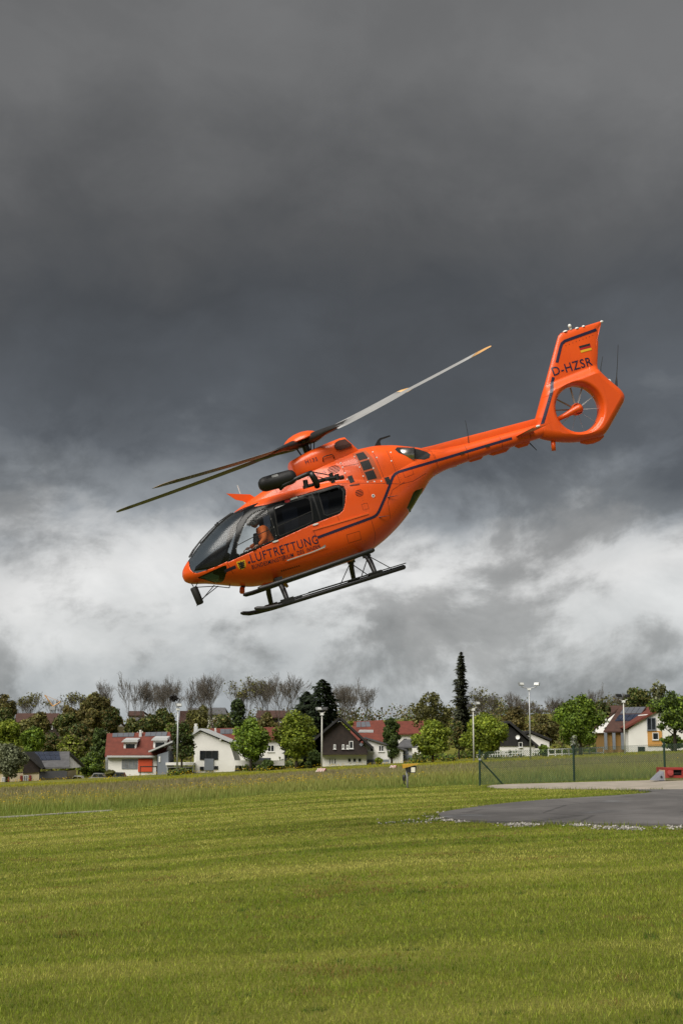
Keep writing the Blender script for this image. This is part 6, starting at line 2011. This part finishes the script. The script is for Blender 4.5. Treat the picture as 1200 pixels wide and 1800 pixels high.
# chain link fence
green_post = mat('fence_green', (.010, .035, .022), .45, var=.15)
wire_m = mat('fence_wire', (.06, .10, .07), .5, .3, var=.1)
fe = empty('chain_link_fence'); tag(fe, 'dark green chain link fence with three posts behind the path', 'fence')
FP = [(6.05, 63.3), (10.16, 63.2), (14.0, 62.6), (17.9, 62.0)]
for i, (x_, y_) in enumerate(FP):
    z_ = float(zg(x_, y_)); m_ = MB(); m_.tube([(x_, y_, z_ - .2), (x_, y_, z_ + 1.52)], .046, 10); m_.lathe([(.052, 1.50), (.052, 1.54), (0, 1.56)], 10, (x_, y_, z_), (0, 0, 1)); m_.build('post', green_post, fe, smooth=False)
x_, y_ = FP[0]; z_ = float(zg(x_, y_))
m_ = MB(); m_.tube([(x_, y_, z_ + 1.15), (x_ + 1.02, y_ - .02, float(zg(x_ + 1.02, y_)))], .036, 8); m_.build('brace', green_post, fe)
m_ = MB(); m_.box((x_ - .05, y_ - .05, z_ + 1.10), (x_ + .06, y_ + .05, z_ + 1.18)); m_.build('clamp', galv, fe)
for (xa, ya), (xb, yb) in zip(FP[:-1], FP[1:]):
    L = math.hypot(xb - xa, yb - ya); za, zb_ = float(zg(xa, ya)), float(zg(xb, yb))
    Vw, Fw = [], []
    def wire(u0, h0, u1, h1, r_=.0055):
        p0 = np.array((xa + (xb - xa) * u0 / L, ya + (yb - ya) * u0 / L, za + (zb_ - za) * u0 / L + h0)); p1 = np.array((xa + (xb - xa) * u1 / L, ya + (yb - ya) * u1 / L, za + (zb_ - za) * u1 / L + h1))
        d = p1 - p0; d /= np.linalg.norm(d); s_ = np.cross(d, (0, 1, 0)); s_ /= np.linalg.norm(s_)
        t_ = np.array((0, 1, 0)); k0 = len(Vw)
        for p in (p0, p1):
            Vw.extend([p + s_ * r_, p + t_ * r_, p - s_ * r_, p - t_ * r_])
        for j in range(4): Fw.append((k0 + j, k0 + (j + 1) % 4, k0 + 4 + (j + 1) % 4, k0 + 4 + j))
    Hh = 1.42
    for u in np.arange(-Hh, L, .085):
        for s in (1, -1):
            a0, a1 = (max(u, 0), min(u + Hh, L))
            if a1 <= a0: continue
            h0, h1 = (a0 - u), (a1 - u)
            if s < 0: h0, h1 = Hh - h0, Hh - h1
            wire(a0, h0 + .03, a1, h1 + .03)
    tag(mk('wire_mesh', Vw, Fw, wire_m, fe), kind='stuff')
    for hh_ in (.05, .75, 1.45):
        Vw, Fw = [], []; wire(0, hh_, L, hh_, .004); mk('tension_wire', Vw, Fw, green_post, fe)

# white picket fence by the far houses
pf = empty('picket_fence'); tag(pf, 'white picket fence in front of the black gable house', 'fence')
Y = 205
for x0_, x1_, yt, yb_ in ((838, 896, 1322.5, 1331), (896, 960, 1320, 1330)):
    A, B = P(x0_, yt, Y), P(x1_, yt - 2, Y)
    m_ = MB()
    for dz in (0, -.38): m_.add(*[[(A[0], Y - .03, A[2] + dz - .06), (B[0], Y - .03, B[2] + dz - .06), (B[0], Y + .03, B[2] + dz - .06), (A[0], Y + .03, A[2] + dz - .06), (A[0], Y - .03, A[2] + dz + .06), (B[0], Y - .03, B[2] + dz + .06), (B[0], Y + .03, B[2] + dz + .06), (A[0], Y + .03, A[2] + dz + .06)], [(0, 3, 2, 1), (4, 5, 6, 7), (0, 1, 5, 4), (1, 2, 6, 5), (2, 3, 7, 6), (3, 0, 4, 7)]])
    m_.build('rail', frame_m, pf)
    for u in np.linspace(0, 1, int((B[0] - A[0]) / .32)):
        c = np.array(A) * (1 - u) + np.array(B) * u; k = MB(); k.box((c[0] - .05, Y - .06, c[2] - .75), (c[0] + .05, Y - .035, c[2] + .12)); k.build('picket', frame_m, pf)
gf = empty('garden_fence'); tag(gf, 'white two rail garden fence behind the middle fence post', 'fence')
Y = 203
for x0_, x1_, y0_, y1_ in ((963, 1060, 1318, 1314.5),):
    A, B = P(x0_, y0_, Y), P(x1_, y1_, Y)
    for dz in (0, -.70):
        m_ = MB(); m_.tube([(A[0], Y, A[2] + dz), (B[0], Y, B[2] + dz)], .09, 6); m_.build('rail', frame_m, gf)
    for u in np.linspace(0, 1, 9):
        c = np.array(A) * (1 - u) + np.array(B) * u; k = MB(); k.box((c[0] - .07, Y - .05, c[2] - 1.4), (c[0] + .07, Y + .05, c[2] + .1)); k.build('fence_post', frame_m, gf)

# ground light on a short post at the lawn edge
bx0, by0 = 2.93, 64.6; bz0 = float(zg(bx0, by0))
gl = empty('approach_light', (bx0, by0, bz0)); tag(gl, 'short grey post with a yellow hooded lamp at the lawn edge', 'lamp')
m_ = MB(); m_.tube([(0.02, 0, -.1), (.0, 0, .55), (-.03, 0, .93)], .055, 10); m_.build('post', galv, gl, smooth=True)
m_ = MB(); m_.prism([(-.20, -.22, .86), (.28, -.22, 1.00), (.52, -.22, 1.06), (.20, -.22, 1.05), (-.22, -.22, 1.03)], (0, .44, .02)); m_.build('hood', mat('hood_yellow', (.48, .27, .02), .5, var=.1), gl)
m_ = MB(); m_.prism([(-.03, -.17, .70), (.36, -.17, .66), (.42, -.17, .96), (.36, -.17, .99), (-.05, -.17, .885)], (0, .34, 0)); m_.build('lamp_housing', lamp_black, gl)
m_ = MB(); m_.box((.17, -.185, .70), (.345, -.172, .915)); m_.build('lamp_glass', mat('lamp_glass', (.80, .78, .66), .3), gl)
m_ = MB(); m_.tube([(.12, -.05, .70), (.10, -.05, .58), (.04, -.05, .52)], .02, 6); m_.build('bracket', lamp_black, gl)
m_ = MB(); m_.lathe([(.07, -.12), (.075, .0), (.075, .12), (.05, .14), (0, .15)], 12, (-.14, -.02, .44), (0, 0, 1)); m_.tube([(-.12, -.02, .34), (-.14, -.02, .22), (-.08, -.02, .14)], .025, 6); m_.build('socket_box', lamp_black, gl, smooth=True)

# striped markers standing in the field
stripe_w = mat('marker_white', (.66, .60, .56), .6); stripe_r = mat('marker_red', (.30, .07, .06), .6)
for px, py, Y, lab in ((563, 1353.5, 125, 'larger red and white striped marker in the field near the chalet'), (690, 1347.5, 132, 'small red and white striped marker in the field left of the lamp')):
    c = at(px, py, Y); mk_ = empty('field_marker', (c.x, Y, float(zg(c.x, Y)))); tag(mk_, lab, 'marker', 'striped field markers')
    hz = c.z - float(zg(c.x, Y)); s = 1.0 if px < 600 else .75
    for k in range(8):
        m_ = MB(); x0_ = -.42 + .09 * k
        m_.prism([(x0_ * s, -.05, hz - .19 * s), ((x0_ + .085) * s, -.05, hz - .19 * s), ((x0_ + .085 + .20) * s, .25, hz + .12 * s), ((x0_ + .20) * s, .25, hz + .12 * s)], (0, .03, -.03)); m_.build('stripe', stripe_w if k % 2 == 0 else stripe_r, mk_)
    m_ = MB()
    for sx_ in (-.3, .3): m_.tube([(sx_ * s, .1, 0), (sx_ * s, .1, hz)], .025, 6)
    m_.build('legs', galv, mk_)
    m_ = MB(); m_.prism([(.42 * s, .0, hz - .12), (.52 * s, .0, hz - .05), (.52 * s, .25, hz + .08), (.46 * s, .25, hz + .1)], (0, .03, -.03)); m_.build('end_flap', lamp_black, mk_)

# red transport trolley on the path
tx_, ty_ = 13.36, 57.0; tz_ = float(zg(tx_, ty_)) + .03
tro = empty('red_trolley', (tx_ - .9, ty_, tz_)); tag(tro, 'low red steel trolley on the path at the right edge', 'trolley')
redm = mat('trolley_red', (.30, .028, .020), .5, var=.2, scale=3)
for nm, a, b_ in (('side_beam', (.35, -.02, .42), (3.2, .1, .50)), ('side_beam', (.35, -.02, .10), (3.2, .1, .20)), ('end_plate', (.30, -.01, .1), (.62, 1.6, .495)), ('deck', (.35, .1, .44), (3.2, 1.7, .49))):
    m_ = MB(); m_.box(a, b_); m_.build(nm, redm, tro)
for k in range(7):
    m_ = MB(); m_.box((.95 + .33 * k, 0, .205), (1.0 + .33 * k, .08, .415)); m_.build('upright', redm, tro)
m_ = MB(); m_.box((.65, .5, .12), (3.2, 1.5, .42)); m_.build('inner_frame', lamp_black, tro)
for k in range(2):
    m_ = MB(); m_.tube([(.62 + 1.6 * k, .35, .27), (1.15 + 1.6 * k, .35, .27)], .05, 8); m_.build('roller', galv, tro)
m_ = MB(); m_.lathe([(0, -.08), (.11, -.07), (.11, .07), (0, .08)], 16, (.48, -.06, .30), (0, 1, 0)); m_.build('wheel', mat('wheel_red', (.34, .05, .045), .5), tro)
m_ = MB(); m_.box((.32, -.05, .0), (3.2, .2, .075)); m_.build('base_rail', mat('olive_rail', (.16, .15, .07), .8), tro)
wd_o = empty('ramp_wedge', (tx_ - 1.02, ty_ + .1, tz_)); tag(wd_o, 'grey steel wedge standing against the red trolley', 'ramp')
m_ = MB(); m_.prism([(0, 0, 0), (.40, 0, 0), (.39, 0, .35), (.30, 0, .28)], (0, .9, 0)); m_.build('wedge', mat('wedge_grey', (.22, .23, .26), .5, var=.1), wd_o)
m_ = MB(); m_.box((.402, -.02, 0), (.435, .92, .40)); m_.build('end_board', mat('board_pale', (.50, .44, .32), .8), wd_o)
m_ = MB(); m_.lathe([(.05, 0), (.05, .02), (0, .02)], 4, (.28, -.005, .14), (0, -1, 0)); m_.build('plate_mark', lamp_black, wd_o)

# parked cars half hidden by the field
def car(label, px, py, Y, wpx, body, seed):
    b = base_at(px, Y); W = wpx / FPX * Y; z0 = at(px, py, Y)[2] - 1.45
    o = empty('parked_car', (b.x, Y, z0)); tag(o, label, 'car', 'cars parked by the gardens')
    m_ = MB(); h = W / 2
    m_.prism([(-h, -.8, .30), (h, -.8, .30), (h, -.8, .75), (h * .92, -.8, .86), (h * .60, -.8, .90), (h * .40, -.8, 1.36), (-h * .45, -.8, 1.40), (-h * .72, -.8, .95), (-h * .98, -.8, .85)], (0, 1.6, 0)); m_.build('body', body, o)
    for u0, u1 in ((-.42, -.02), (.02, .38)):
        m_ = MB(); m_.prism([(h * u0 - (.2 if u0 < -.3 else 0), -.815, .95), (h * u1 + (.25 if u1 > .3 else 0), -.815, .95), (h * u1, -.815, 1.30), (h * u0, -.815, 1.30)], (0, .01, 0)); m_.build('side_window', pane_m, o)
    for s in (-.62, .62):
        w_ = empty('wheel', (h * s, -.75, .32), o)
        m_ = MB(); m_.lathe([(.18, -.1), (.31, -.1), (.32, 0), (.31, .1), (.18, .1)], 16, (0, 0, 0), (0, 1, 0)); m_.build('tyre', rubber, w_)
        m_ = MB(); m_.lathe([(0, -.08), (.18, -.09)], 12, (0, 0, 0), (0, 1, 0)); m_.build('rim', galv, w_)
    return o


car('silver car parked left of the dormer house', 176, 1358.5, 172, 34, mat('car_silver', (.42, .43, .45), .3, .6), 1)
car('dark grey car parked in front of the dormer house', 213, 1357, 171, 30, mat('car_grey', (.12, .13, .14), .3, .5), 2)
car('white car parked left of the silver car', 140, 1363, 172, 30, mat('car_white', (.6, .6, .6), .3), 3)
